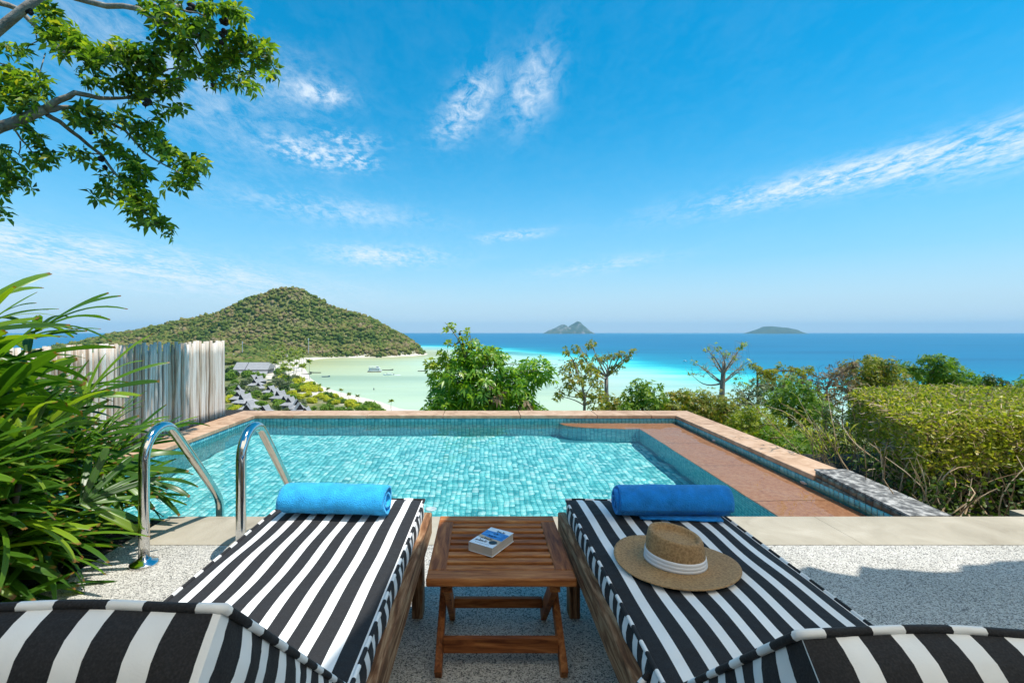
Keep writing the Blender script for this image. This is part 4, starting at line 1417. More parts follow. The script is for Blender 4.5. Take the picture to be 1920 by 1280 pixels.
def slope_trees():
    q = np.random.RandomState(21)
    # --- lush tree straight behind the far coping
    d = 10.0
    cl = cl_px([(868, 700, 42), (915, 692, 40), (842, 738, 40), (900, 738, 46), (950, 728, 38), (885, 668, 26), (860, 672, 20), (985, 702, 26), (1012, 694, 22),
                (1035, 706, 12), (835, 772, 40), (900, 785, 48), (965, 768, 40), (1000, 772, 24), (925, 668, 18), (822, 712, 18), (965, 745, 26), (990, 685, 16), (1003, 730, 7)], d, q, .35)
    b = Vector((at(895, 800, d).x, d, gz(-.1, d)))
    t = [b, b + Vector((.05, 0, .7)), b + Vector((-.03, .05, 1.3)), at(890, 745, d), at(880, 700, d)]
    top = cl_px([(812, 690, 13), (826, 668, 11), (838, 678, 12), (805, 680, 8), (848, 612, 5), (858, 622, 5), (850, 618, 4), (866, 640, 7), (845, 645, 8), (880, 648, 8), (862, 655, 9), (890, 655, 9), (905, 658, 8),
                 (925, 660, 7), (918, 668, 9), (876, 620, 4), (872, 632, 5), (890, 642, 5), (836, 620, 4)], d - .3, q, .1)

    def extra(root, base):
        r = root
        m = MB()
        paths = [[(878, 690), (872, 672), (862, 640), (850, 622), (834, 604)], [(872, 672), (878, 650), (884, 642), (880, 622)], [(862, 640), (848, 650), (842, 645)],
                 [(878, 700), (905, 690), (912, 668), (926, 658)], [(905, 690), (915, 672), (918, 660)], [(860, 720), (838, 695), (826, 672), (808, 682)], [(838, 695), (845, 675)]]
        for p in paths:
            n = len(p)
            m.tube([at(x, y, d - .3) - base for x, y in p], [.022 - .017 * i / (n - 1) for i in range(n)], 6, False)
        m.build('branch', G['bark'], r, True)
        V, Fc = foliage([(np.array(c) - np.array(base), rr) for c, rr in top], q, 95, .085, .04, ros=6, droop=.25)
        ob('top_leaves', mesh_np('top_leaves', V, Fc, G['lf_lime']), r)
        pm = MB()
        for x, y in ((839, 620), (881, 656), (885, 652), (868, 645), (862, 626)):
            c = at(x, y, d - .35) - base
            pm.lathe([(0, -.03), (.022, -.02), (.03, 0), (.022, .02), (0, .03)], 8, M=Matrix.Translation(c))
        tag(pm.build('seed_pods', G['pod'], r, True), kind='stuff')
        # dead brown leaves low in the crown
        V, Fc = foliage([(np.array(at(928, 735, d - .55) - base), .18), (np.array(at(985, 765, d - .5) - base), .16)], q, 60, .11, .05, droop=.6)
        ob('dry_leaves', mesh_np('dry_leaves', V, Fc, G['lf_dry']), r)
    plant('broadleaf_tree', 'lush green tree behind the far coping with a bare-tipped branch above the horizon', 'tree', b, t, [.09, .08, .07, .05, .03], cl, G['lf_lush'], G['bark'], q, 46, .145, .052, extra=extra, ros=7, droop=.45, spread=1.15, shell=.45)
    # --- sparse rust-tinged tree
    d = 11.0
    cl = cl_px([(1060, 700, 13), (1076, 690, 14), (1088, 712, 13), (1108, 702, 13), (1098, 682, 12), (1050, 734, 11), (1080, 730, 13), (1120, 716, 12), (1122, 740, 14), (1100, 742, 11), (1066, 664, 6), (1061, 656, 5), (1072, 676, 8), (1118, 756, 14),
                (1130, 770, 14), (1045, 742, 7), (1066, 718, 10), (1088, 660, 6), (1112, 690, 8)], d, q)
    b = Vector((at(1095, 700, d).x, d, gz(2.2, d)))
    t = [b, at(1095, 790, d), at(1096, 760, d), at(1096, 745, d), at(1090, 715, d), at(1080, 690, d)]
    plant('sparse_tree', 'sparse slender tree with rust-tinged leaves beside the bare-limbed tree', 'tree', b, t, [.04, .035, .032, .028, .02, .01], cl, G['lf_rust'], G['bark'], q, 60, .09, .045, ros=5, droop=.3, twigs=3)
    # --- forked pale-trunked tree
    d = 11.6
    tips = [(1082, 650), (1092, 668), (1108, 643), (1118, 668), (1128, 672), (1140, 668), (1152, 664), (1166, 660), (1188, 657), (1176, 668), (1160, 682), (1150, 690), (1105, 690), (1120, 695)]
    b = Vector((at(1137, 700, d).x, d, gz(2.9, d)))
    root = empty('forked_tree', b, 0, 'nearly bare tree with a pale trunk forking into upright branches', 'tree')
    m = MB()
    m.tube([Vector((0, 0, 0)), at(1142, 800, d) - b, at(1141, 765, d) - b, at(1137, 735, d) - b, at(1137, 706, d) - b], [.075, .07, .06, .05, .045], 9)
    f = at(1137, 706, d) - b
    for i, (x, y) in enumerate(tips):
        e = at(x, y, d + q.uniform(-.4, .4)) - b
        m.tube(curvy(f, e, q, 7, .07, -.04), [.028 - .023 * (k / 7) ** .7 for k in range(8)], 6, False)
        for _ in range(4):
            e2 = e + Vector((q.uniform(-.14, .14), q.uniform(-.1, .1), q.uniform(-.02, .16)))
            m.tube(curvy(f.lerp(e, q.uniform(.6, .95)), e2, q, 3, .1), [.008, .006, .004, .003], 4, False)
    m.build('trunk', G['bark'], root, True)
    V, Fc = foliage([(np.array(at(x + q.uniform(-3, 3), y + 3, d) - b), .055 + .05 * q.uniform()) for x, y in tips * 2], q, 130, .06, .03, ros=5)
    ob('crown', mesh_np('crown', V, Fc, G['lf_rust']), root)
    # --- round shrubs along the far coping
    d = 9.0
    for nm, lst, dd, lab in (('round_shrub', [(1205, 738, 26), (1225, 742, 22), (1185, 750, 20), (1215, 770, 26), (1195, 725, 12), (1222, 724, 10), (1180, 775, 22)], 9.2, 'domed olive-green shrub behind the far coping beside the forked tree'),
                             ('low_shrub', [(1150, 758, 18), (1165, 768, 20), (1140, 772, 16), (1172, 748, 10)], 10.2, 'low olive shrub around the foot of the forked tree'),
                             ('low_shrub', [(1252, 752, 18), (1272, 750, 18), (1262, 770, 22), (1285, 742, 12), (1242, 766, 14)], 9.4, 'low olive shrub between the domed shrub and the pool corner')):
        cl = cl_px(lst, dd, q)
        b = Vector((cl[0][0][0], dd, gz(cl[0][0][0], dd)))
        t = [b, b + Vector((0, 0, .5)), Vector(cl[0][0]) - Vector((0, 0, .15))]
        plant(nm, lab, 'shrub', b, t, [.04, .03, .02], cl, G['lf_olive'] if nm == 'low_shrub' else G['lf_green'], G['bark_dark'], q, 85, .085, .04, ros=6, droop=.35)
    # --- bare tree with hanging twigs
    d = 12.5
    b = Vector((at(1352, 700, d).x, d, gz(6.2, d)))
    root = empty('bare_tree', b, 0, 'bare grey tree with hanging twigs and few yellow leaves behind the pool corner', 'tree')
    m = MB()
    tr = [Vector((0, 0, 0)), at(1352, 790, d) - b, at(1353, 745, d) - b, at(1356, 700, d) - b, at(1358, 680, d) - b]
    m.tube(tr, [.09, .08, .07, .055, .04], 9)
    tips = [(1325, 654), (1345, 650), (1362, 662), (1394, 646), (1385, 655), (1376, 670), (1300, 678), (1295, 700), (1402, 678), (1335, 668), (1392, 690), (1318, 690)]
    leaf = []
    hang = MB()
    for x, y in tips:
        s = tr[3] if y < 672 else tr[2].lerp(tr[3], .6)
        dd = d + q.uniform(-.5, .5)
        e = at(x, y, dd) - b
        m.tube(curvy(s, e, q, 7, .06, -.03), [.03 - .025 * (k / 7) ** .7 for k in range(8)], 6, False)
        leaf.append((np.array(e), .05 + .05 * q.uniform()))
        for _ in range(16):
            p = s.lerp(e, q.uniform(.35, 1))
            e2 = p + Vector((q.uniform(-.2, .25), q.uniform(-.2, .2), q.uniform(-.05, .22)))
            hang.tube(curvy(p, e2, q, 3, .12), [.006, .004, .003, .0025], 4, False)
            if q.uniform() < .6 and x > 1340:
                e3 = e2 + Vector((q.uniform(-.05, .1), 0, -q.uniform(.1, .4)))
                hang.tube(curvy(e2, e3, q, 3, .08), .0022, 3, False)
    m.build('trunk', G['bark'], root, True)
    hang.build('twigs', G['twig'], root)
    leaf += [(np.array(at(x, y, d) - b), .10) for x, y in ((1385, 715), (1378, 735), (1362, 745), (1398, 725), (1310, 735))]
    V, Fc = foliage(leaf, q, 70, .065, .035, ros=5)
    ob('crown', mesh_np('crown', V, Fc, G['lf_lime']), root)
    # --- feathery shrubs and trees down the right-hand slope
    spec = [
        ('feathery_shrub', [(1300, 772, 38), (1335, 765, 38), (1362, 775, 34), (1320, 800, 40), (1370, 800, 34), (1290, 752, 20)], 9.6, 'lf_olive', 'shrub', 'olive feathery shrub right behind the corner of the pool coping', 150, 10, 'twig_brown'),
        ('feathery_shrub', [(1418, 800, 38), (1450, 812, 36), (1392, 802, 28), (1432, 840, 40), (1470, 845, 36), (1405, 775, 16)], 7.6, 'lf_yfern', 'shrub', 'yellow-green feathery shrub against the right-hand coping', 170, 6, 'twig'),
        ('acacia_tree', [(1480, 775, 40), (1500, 742, 32), (1462, 752, 26), (1525, 815, 38), (1505, 855, 34), (1530, 770, 30), (1475, 725, 16), (1545, 850, 30)], 8.3, 'lf_fern', 'tree', 'deep green feathery tree between the yellow-green shrub and the hedge', 160, 6, 'bark_dark'),
        ('loose_shrub', [(1400, 742, 26), (1425, 725, 20), (1445, 740, 22), (1388, 760, 20), (1432, 760, 20), (1462, 725, 14)], 11.5, 'lf_grey', 'shrub', 'loose grey-green shrub with sea showing through behind the bare tree', 75, 8, 'twig_brown'),
        ('rust_tipped_tree', [(1420, 693, 8), (1432, 702, 12), (1450, 702, 12), (1464, 692, 8), (1488, 696, 9), (1500, 702, 12), (1478, 712, 12), (1516, 695, 9), (1440, 715, 14), (1410, 684, 6)], 13.5, 'lf_rust', 'tree', 'tree with rust-red shoot tips against the turquoise shallows', 120, 4, 'bark_dark'),
        ('dry_shrub', [(1550, 722, 36), (1522, 738, 30), (1578, 705, 26), (1545, 760, 34), (1590, 735, 28), (1600, 690, 14), (1505, 718, 16)], 11.0, 'lf_dry', 'shrub', 'dry brown twiggy shrub with dead branches above the hedge end', 46, 46, 'twig_brown'),
        ('olive_tree', [(1640, 702, 36), (1612, 722, 30), (1678, 722, 32), (1662, 690, 18), (1628, 682, 14), (1650, 745, 36), (1700, 735, 24), (1590, 690, 16), (1627, 672, 7), (1648, 680, 7)], 12.2, 'lf_olive', 'tree', 'bushy olive-brown tree between the dry shrub and the flat-topped tree', 130, 6, 'bark_dark'),
        ('flat_topped_tree', [(1770, 700, 28), (1742, 712, 28), (1805, 716, 28), (1738, 674, 12), (1760, 680, 14), (1788, 680, 10), (1700, 688, 12), (1685, 690, 10), (1720, 700, 14), (1775, 735, 36)], 13.0, 'lf_fern', 'tree', 'dark green feathery tree with a flat top rising above the hedge', 140, 5, 'bark_dark'),
        ('feathery_tree', [(1848, 728, 26), (1880, 736, 22), (1825, 735, 26), (1862, 715, 10), (1885, 722, 8)], 13.2, 'lf_dark', 'tree', 'low dark feathery tree trailing off behind the hedge top', 140, 4, 'bark_dark'),
        ('bright_shrub', [(1920, 728, 18), (1940, 735, 30), (1912, 745, 14)], 11.5, 'lf_green', 'shrub', 'bright green shrub at the sea side of the hedge far end', 120, 3, 'bark_dark'),
        ('low_fern_shrub', [(1478, 842, 30), (1515, 868, 28), (1545, 885, 24), (1445, 820, 24), (1500, 835, 26)], 5.7, 'lf_fern', 'shrub', 'low bright feathery shrub pressed against the outside of the right coping', 150, 6, 'twig'),
        ('dark_shrub', [(1580, 800, 44), (1600, 850, 46), (1560, 870, 36), (1560, 820, 34), (1620, 790, 30)], 6.4, 'lf_dark', 'shrub', 'dark shrub in the gap between the feathery tree and the hedge', 120, 20, 'twig_brown'),
    ]
    for nm, lst, dd, lm, cat, lab, dens, tw, twm in spec:
        cl = cl_px(lst, dd, q, .45)
        b = Vector((cl[0][0][0], dd, gz(cl[0][0][0], dd)))
        t = [b, b.lerp(Vector(cl[0][0]), .5), Vector(cl[0][0]) - Vector((0, 0, .1))]
        k = max(.55, dd / 9.0)
        plant(nm, lab, cat, b, t, [.06, .045, .025], cl, G[lm], G['bark_dark'], q, dens / k, .062 * k, .022 * k, twigs=tw, twigm=G[twm], ros=8, droop=.2, shell=.3, spread=1.2)
    # dead limbs of the dry shrub
    # --- bamboo-like grass by the end wall
    b = Vector((3.55, 4.75, -.3))
    root = empty('bamboo_grass', b, 0, 'clump of yellow-green bamboo grass stems leaning over beside the end wall', 'grass clump')
    m = MB()
    Ps, Ds, Us, Ls, Ws = [], [], [], [], []
    for k in range(34):
        a = q.uniform(0, 6.28); L_ = q.uniform(.5, 1.0); ln = q.uniform(.15, .6)
        o = Vector((q.uniform(-.18, .18), q.uniform(-.3, .3), 0))
        e = o + Vector((math.cos(a) * ln * L_ - .12, math.sin(a) * ln * L_, L_ * .78))
        pts = curvy(o, e, q, 6, .05, .12)
        m.tube(pts, [.005 - .003 * i / 6 for i in range(7)], 4, False)
        for j in range(10):
            p = pts[min(6, 2 + j // 2)]
            dr = (e - o).normalized() * .6 + Vector((q.normal(), q.normal(), q.normal() * .5)) * .7
            Ps.append(p); Ds.append(dr); Us.append((0, 0, 1)); Ls.append(q.uniform(.08, .17)); Ws.append(q.uniform(.010, .018))
    m.build('stems', G['twig'], root)
    V, Fc = leaf_np(np.array([tuple(p) for p in Ps]), np.array([tuple(p) for p in Ds]), np.array(Us, float), np.array(Ls), np.array(Ws), .3)
    ob('leaves', mesh_np('leaves', V, Fc, G['lf_yfern']), root)
slope_trees()


def hedge():
    q = np.random.RandomState(31)
    b = Vector((4.9, 4.3, -.16))
    root = empty('clipped_hedge', b, 0, 'clipped twiggy yellow-green hedge with bare crooked stems beside the pool', 'hedge')

    def sample(n, top):
        y = q.uniform(3.42, 5.1, n)
        xl = 3.10 + (y - 3.42) * .46
        x = xl + (8.0 - xl) * q.uniform(0, 1, n) ** 1.25
        bumps = .014 * np.sin(x * 5.1 + y * 3) + .010 * np.sin(x * 11 + y * 7)
        zt = .555 + bumps + q.normal(0, .012, n)
        under = .10 + .07 * np.sin(x * 2.1 + 1) + .05 * np.sin(x * 5.7) - .16 * np.exp(-((x - 3.2) / .35) ** 2)
        if top:
            z = zt
        else:
            z = under + (zt - under) * q.uniform(0, 1, n) ** .7
            face = q.uniform(0, 1, n) < .7
            y = np.where(face, 3.42 + .05 * np.sin(x * 3.3) + np.abs(q.normal(0, .06, n)), y)
            left = (~face) & (q.uniform(0, 1, n) < .5)
            x = np.where(left, 3.10 + (y - 3.42) * .46 + np.abs(q.normal(0, .06, n)), x)
        # round the shoulders
        e = np.clip((3.30 + (y - 3.42) * .46 - x) / .22, 0, 1)
        e2 = np.clip((3.56 - y) / .16, 0, 1)
        z = z - (e ** 2 * .10 + e2 ** 2 * .06) * (z > .25)
        return np.stack([x, y, z], 1) - np.array(b)
    P = np.concatenate([sample(24000, True), sample(42000, False)])
    n = len(P)
    D = norm(q.normal(size=(n, 3)) + np.array([0, -.25, .45]))
    V, Fc = leaf_np(P, D, norm(q.normal(size=(n, 3))), q.uniform(.022, .046, n), q.uniform(.012, .023, n), .1)
    tag(ob('foliage', mesh_np('foliage', V, Fc, G['lf_hedge']), root), kind='stuff')
    # clipped twig ends
    m = MB()
    T = np.concatenate([sample(2800, True), sample(3200, False)])
    for p in T:
        d = q.normal(size=3) * (1, 1, .6) + (0, -.1, .35)
        d = d / np.linalg.norm(d) * q.uniform(.05, .17)
        k = q.normal(size=3) * .012
        m.tube([p - d * .6, p + k, p + d * .4], [.0028, .0024, .0012], 3, False)
    tag(ob('twigs', m.mesh('twigs', G['twig']), root), kind='stuff')
    # crooked stems from the ground
    for i, (x, y) in enumerate(((3.26, 3.75), (3.45, 3.62), (3.62, 3.9), (3.78, 3.6), (4.02, 3.72), (4.3, 3.62), (4.55, 3.85), (4.9, 3.7), (5.3, 3.65), (5.8, 3.8))):
        m = MB()
        o = Vector((x, y, -.16)) - b
        r = .034 if i in (1, 3) else q.uniform(.012, .02)
        mid = o + Vector((q.uniform(-.16, .10), q.uniform(-.05, .08), q.uniform(.16, .26)))
        m.tube(curvy(o, mid, q, 5, .10), [r * (1 - .06 * k) for k in range(6)], 8, False)
        for _ in range(5):
            e = mid + Vector((q.uniform(-.34, .34), q.uniform(-.15, .3), q.uniform(.15, .42)))
            m.tube(curvy(mid, e, q, 6, .14), [r * .62 * (1 - .13 * k) for k in range(7)], 6, False)
        for _ in range(5):
            s = o.lerp(mid, q.uniform(.1, .9))
            e = s + Vector((q.uniform(-.3, .3), q.uniform(-.2, .1), q.uniform(-.05, .35)))
            m.tube(curvy(s, e, q, 5, .16), [.006 - .0008 * k for k in range(6)], 5, False)
        m.build('stem', G['bark'] if i in (1, 3) else G['twig'], root, True)
    m = MB()
    for k in range(230):
        x = 3.05 + 3.6 * q.uniform() ** 1.4; y = q.uniform(3.25, 3.9)
        o = Vector((x, y, -.16)) - b
        e = o + Vector((q.uniform(-.28, .28), q.uniform(-.12, .12), q.uniform(.18, .46)))
        m.tube(curvy(o, e, q, 5, .12), [.006, .0055, .005, .0042, .0034, .0025], 4, False)
    tag(m.build('thin_stems', G['twig'], root), kind='stuff')
    n = 5200  # low leaves, the shade at the hedge foot put into their dark colour
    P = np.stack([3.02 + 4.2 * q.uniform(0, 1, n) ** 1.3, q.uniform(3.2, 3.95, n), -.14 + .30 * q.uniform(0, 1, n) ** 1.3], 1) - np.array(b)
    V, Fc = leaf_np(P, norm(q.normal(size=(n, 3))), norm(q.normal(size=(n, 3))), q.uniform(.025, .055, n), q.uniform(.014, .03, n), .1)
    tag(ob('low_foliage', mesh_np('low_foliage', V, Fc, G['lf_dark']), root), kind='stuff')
    # dense inner leaves, the shade inside the hedge put into their dark colour
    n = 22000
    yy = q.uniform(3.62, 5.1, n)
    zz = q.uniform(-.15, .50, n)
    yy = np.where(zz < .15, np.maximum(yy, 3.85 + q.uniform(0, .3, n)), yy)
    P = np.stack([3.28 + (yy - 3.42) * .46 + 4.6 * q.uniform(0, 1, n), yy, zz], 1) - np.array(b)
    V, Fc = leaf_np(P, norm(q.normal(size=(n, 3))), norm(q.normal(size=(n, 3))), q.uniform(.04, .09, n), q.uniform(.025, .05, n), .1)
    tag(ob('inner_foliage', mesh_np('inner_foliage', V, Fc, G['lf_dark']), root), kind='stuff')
hedge()


# ------------------------------------------------------------------ fan palms at the left
def fan_mesh(q, nb, ln, wd, spread, pet):
    """One fan leaf: petiole along +x from the origin, then pleated blades."""
    m = MB()
    hub = Vector((pet, 0, pet * .12))
    m.tube([Vector((0, 0, 0)), Vector((pet * .5, 0, pet * .09)), hub], [.006, .005, .0045], 5, False)
    for k in range(nb):
        t = -1 + 2 * k / (nb - 1) if nb > 1 else 0
        a = t * spread + q.normal(0, .05)
        L_ = ln * (1 - .25 * abs(t)) * q.uniform(.85, 1.1)
        w = wd * q.uniform(.75, 1.2)
        lift = q.uniform(.05, .42)
        dr = q.uniform(.1, .75)
        d = Vector((math.cos(a), math.sin(a), 0))
        s = Vector((-math.sin(a), math.cos(a), 0))
        tw = q.normal(0, .35)
        vs, uv, fs = [], [], []
        nseg = 9
        for i in range(nseg + 1):
            u = i / nseg
            c = hub + d * (L_ * u * (1 - .10 * dr * u * u)) + Vector((0, 0, lift * L_ * u - dr * L_ * .62 * u ** 2.3))
            ww = w * (.30 + .70 * math.sin(min(1, u * 1.9 + .1) * math.pi / 2)) * (1 if u < .82 else 1 - .55 * (u - .82) / .18)
            sd = (s * math.cos(tw * u) + Vector((0, 0, 1)) * math.sin(tw * u)).normalized()
            up = sd.cross(d)
            # pleats: edge, valley, ridge, valley, edge
            for j, (x, h) in enumerate(((-.5, .0), (-.25, .12), (0, -.08), (.25, .12), (.5, .0))):
                vs.append(c + sd * (x * ww) + up * (-h * ww)); uv.append((x + .5, u))
        for i in range(nseg):
            for j in range(4):
                fs.append((i * 5 + j, i * 5 + j + 1, (i + 1) * 5 + j + 1, (i + 1) * 5 + j))
        m.add(vs, fs, uv)
    return m.mesh('leaf', G['lf_palm'], True)


def fan_palms():
    q = np.random.RandomState(41)
    var = [fan_mesh(q, int(q.randint(8, 12)), q.uniform(.36, .48), q.uniform(.026, .036), q.uniform(1.0, 1.7), q.uniform(.18, .30)) for _ in range(12)]
    pal = [((-2.62, 2.40, 0), 1.16, 9, 56, 'tall fan palm with long blades rising above the fence line'),
           ((-2.52, 2.78, 0), .48, 8, 48, 'fan palm clump spilling over the pool edge behind the handrail'),
           ((-2.26, 2.12, 0), .36, 7, 46, 'low fan palm drooping over the pebble deck beside the lounger'),
           ((-3.10, 3.0, 0), .74, 8, 40, 'fan palm clump growing against the pole fence'),
           ((-2.30, 1.78, 0), .66, 7, 40, 'dense fan palm beside the head end of the lounger'),
           ((-2.34, 2.06, 0), 1.22, 7, 34, 'tallest fan palm with upright blades between the other palm clumps')]
    for base, hmax, ns, nl, lab in pal:
        b = Vector(base)
        root = empty('fan_palm', b, 0, lab, 'palm', 'fan palms in the planting bed')
        stems = []
        for k in range(ns):
            o = Vector((q.uniform(-.22, .22), q.uniform(-.22, .22), 0))
            e = o + Vector((q.uniform(-.12, .12), q.uniform(-.12, .12), hmax * q.uniform(.45, 1.0)))
            pts = curvy(o, e, q, 5, .03)
            MB().tube(pts, .012, 7).build('stem', G['bark_dark'], root, True)
            stems.append(pts)
        for k in range(nl):
            pts = stems[k % ns]
            t = q.uniform(.15, 1.0) ** .8
            p = pts[0].lerp(pts[-1], t)
            p = pts[min(5, int(t * 5 + .5))]
            az = q.uniform(-2.6, 1.3) if q.uniform() < .75 else q.uniform(0, 6.28)
            pitch = -q.uniform(-.45, 1.05) * (.3 + .9 * t)
            if t < .45: pitch = q.uniform(-.4, .35)
            o = ob('leaf', var[q.randint(12)], root, p)
            o.rotation_euler = (q.normal(0, .35), pitch, az)
            sc = q.uniform(.85, 1.2)
            o.scale = (sc, sc, sc)
fan_palms()


# ------------------------------------------------------------------ overhanging tree, upper left
OVER = '''100 20 16,85 35 14,105 40 12,95 62 16,80 75 12,115 60 18,130 65 16,140 80 16,120 95 14,155 90 15,165 110 18,185 100 16,200 115 15,170 125 12,215 95 14,230 85 12,235 110 15,255 115 14,262 100 14,280 108 18,290 118 14,245 130 12,280 130 15,30 95 10,45 100 10,5 90 10,
10 150 20,35 140 15,55 145 14,20 180 22,60 175 22,80 165 15,45 205 16,60 200 15,10 165 15,165 155 10,180 160 12,200 150 12,225 165 14,245 150 14,262 165 18,275 180 16,255 185 12,240 150 12,300 150 14,310 165 14,325 160 12,
270 15 15,300 25 16,320 10 14,330 35 15,345 45 15,370 50 14,355 60 14,375 15 12,395 10 14,415 20 14,430 15 14,440 30 14,455 30 12,445 68 16,455 75 14,430 85 12,290 55 8,305 50 8,295 78 12,325 85 14,335 95 14,350 85 13,345 110 10,380 45 12,385 70 14,400 85 14,400 110 15,420 110 14,395 130 14,390 145 14,400 155 12,430 120 14,445 105 16,470 90 14,485 85 12,500 95 10,480 110 14,500 115 12,508 130 10,505 145 7,455 140 14,440 155 12,465 160 12,475 165 9,425 145 12,330 150 12,320 170 10,345 130 10,355 125 9,
130 215 14,150 210 14,165 225 16,185 215 14,195 235 14,215 225 12,240 225 12,255 225 13,265 245 16,280 250 14,290 265 13,275 265 10,300 285 12,310 280 10,325 285 10,310 300 10,340 305 14,350 315 14,365 305 14,380 310 9,335 330 12,345 345 12,320 352 8,355 345 9,300 215 12,340 205 8,325 200 6,
205 265 12,215 275 11,195 265 9,225 290 10,240 300 14,250 310 14,260 325 13,245 330 13,270 330 10,240 345 12,255 350 16,265 365 14,250 375 16,270 385 14,255 400 14,275 405 12,265 415 9,285 415 10,300 420 9,315 432 9,320 440 6,190 360 10,200 355 9,210 368 8,180 368 7,205 330 9,160 290 10,145 285 8,155 300 8,170 310 8,132 282 9,
50 240 12,70 265 9,75 270 12,85 290 14,95 300 12,60 290 9,75 300 10,55 315 7,5 285 14,12 305 14,8 330 14,15 345 14,5 360 10,25 340 12,45 335 7,55 350 7,5 395 7,8 408 7'''
LIMBS = [([(-60, 262), (0, 238), (45, 222), (85, 205)], .058, .042), ([(85, 205), (110, 188), (140, 174), (185, 184), (230, 184), (300, 172)], .036, .010),
         ([(85, 208), (112, 202), (138, 202), (180, 218), (235, 245), (270, 285), (310, 310), (345, 330)], .026, .005), ([(88, 215), (112, 228), (150, 258), (190, 290), (215, 325), (240, 345), (262, 385), (285, 412)], .024, .005),
         ([(-40, -14), (0, 6), (35, 18), (70, 52), (95, 72), (112, 95), (138, 100), (180, 108), (240, 112), (285, 112)], .032, .008),
         ([(100, -25), (140, -4), (200, 12), (260, 17), (290, 36), (330, 48), (370, 65), (430, 88), (475, 105), (502, 118)], .034, .006),
         ([(290, 8), (320, 40), (345, 65), (370, 90), (385, 115), (410, 142), (445, 152)], .014, .005), ([(300, 5), (330, 15), (370, 24), (395, 40), (405, 55)], .012, .005),
         ([(285, 155), (330, 148), (360, 143), (390, 150)], .010, .005), ([(230, 184), (280, 190), (320, 202), (345, 195)], .009, .004), ([(285, 150), (315, 130), (345, 122)], .010, .005),
         ([(290, 36), (297, 62), (294, 78)], .008, .004), ([(20, 235), (40, 262), (60, 285), (85, 285), (120, 285)], .010, .004), ([(38, 265), (35, 290), (50, 302)], .007, .004),
         ([(190, 290), (165, 288), (150, 282)], .008, .004), ([(200, 250), (215, 262)], .007, .004), ([(215, 325), (205, 335), (200, 352)], .006, .004), ([(-20, 110), (10, 122), (30, 140)], .010, .004),
         ([(70, 52), (70, 78), (50, 92)], .008, .004), ([(-25, 290), (5, 318), (30, 335), (48, 338)], .010, .004), ([(85, 100), (60, 160)], .006, .004)]


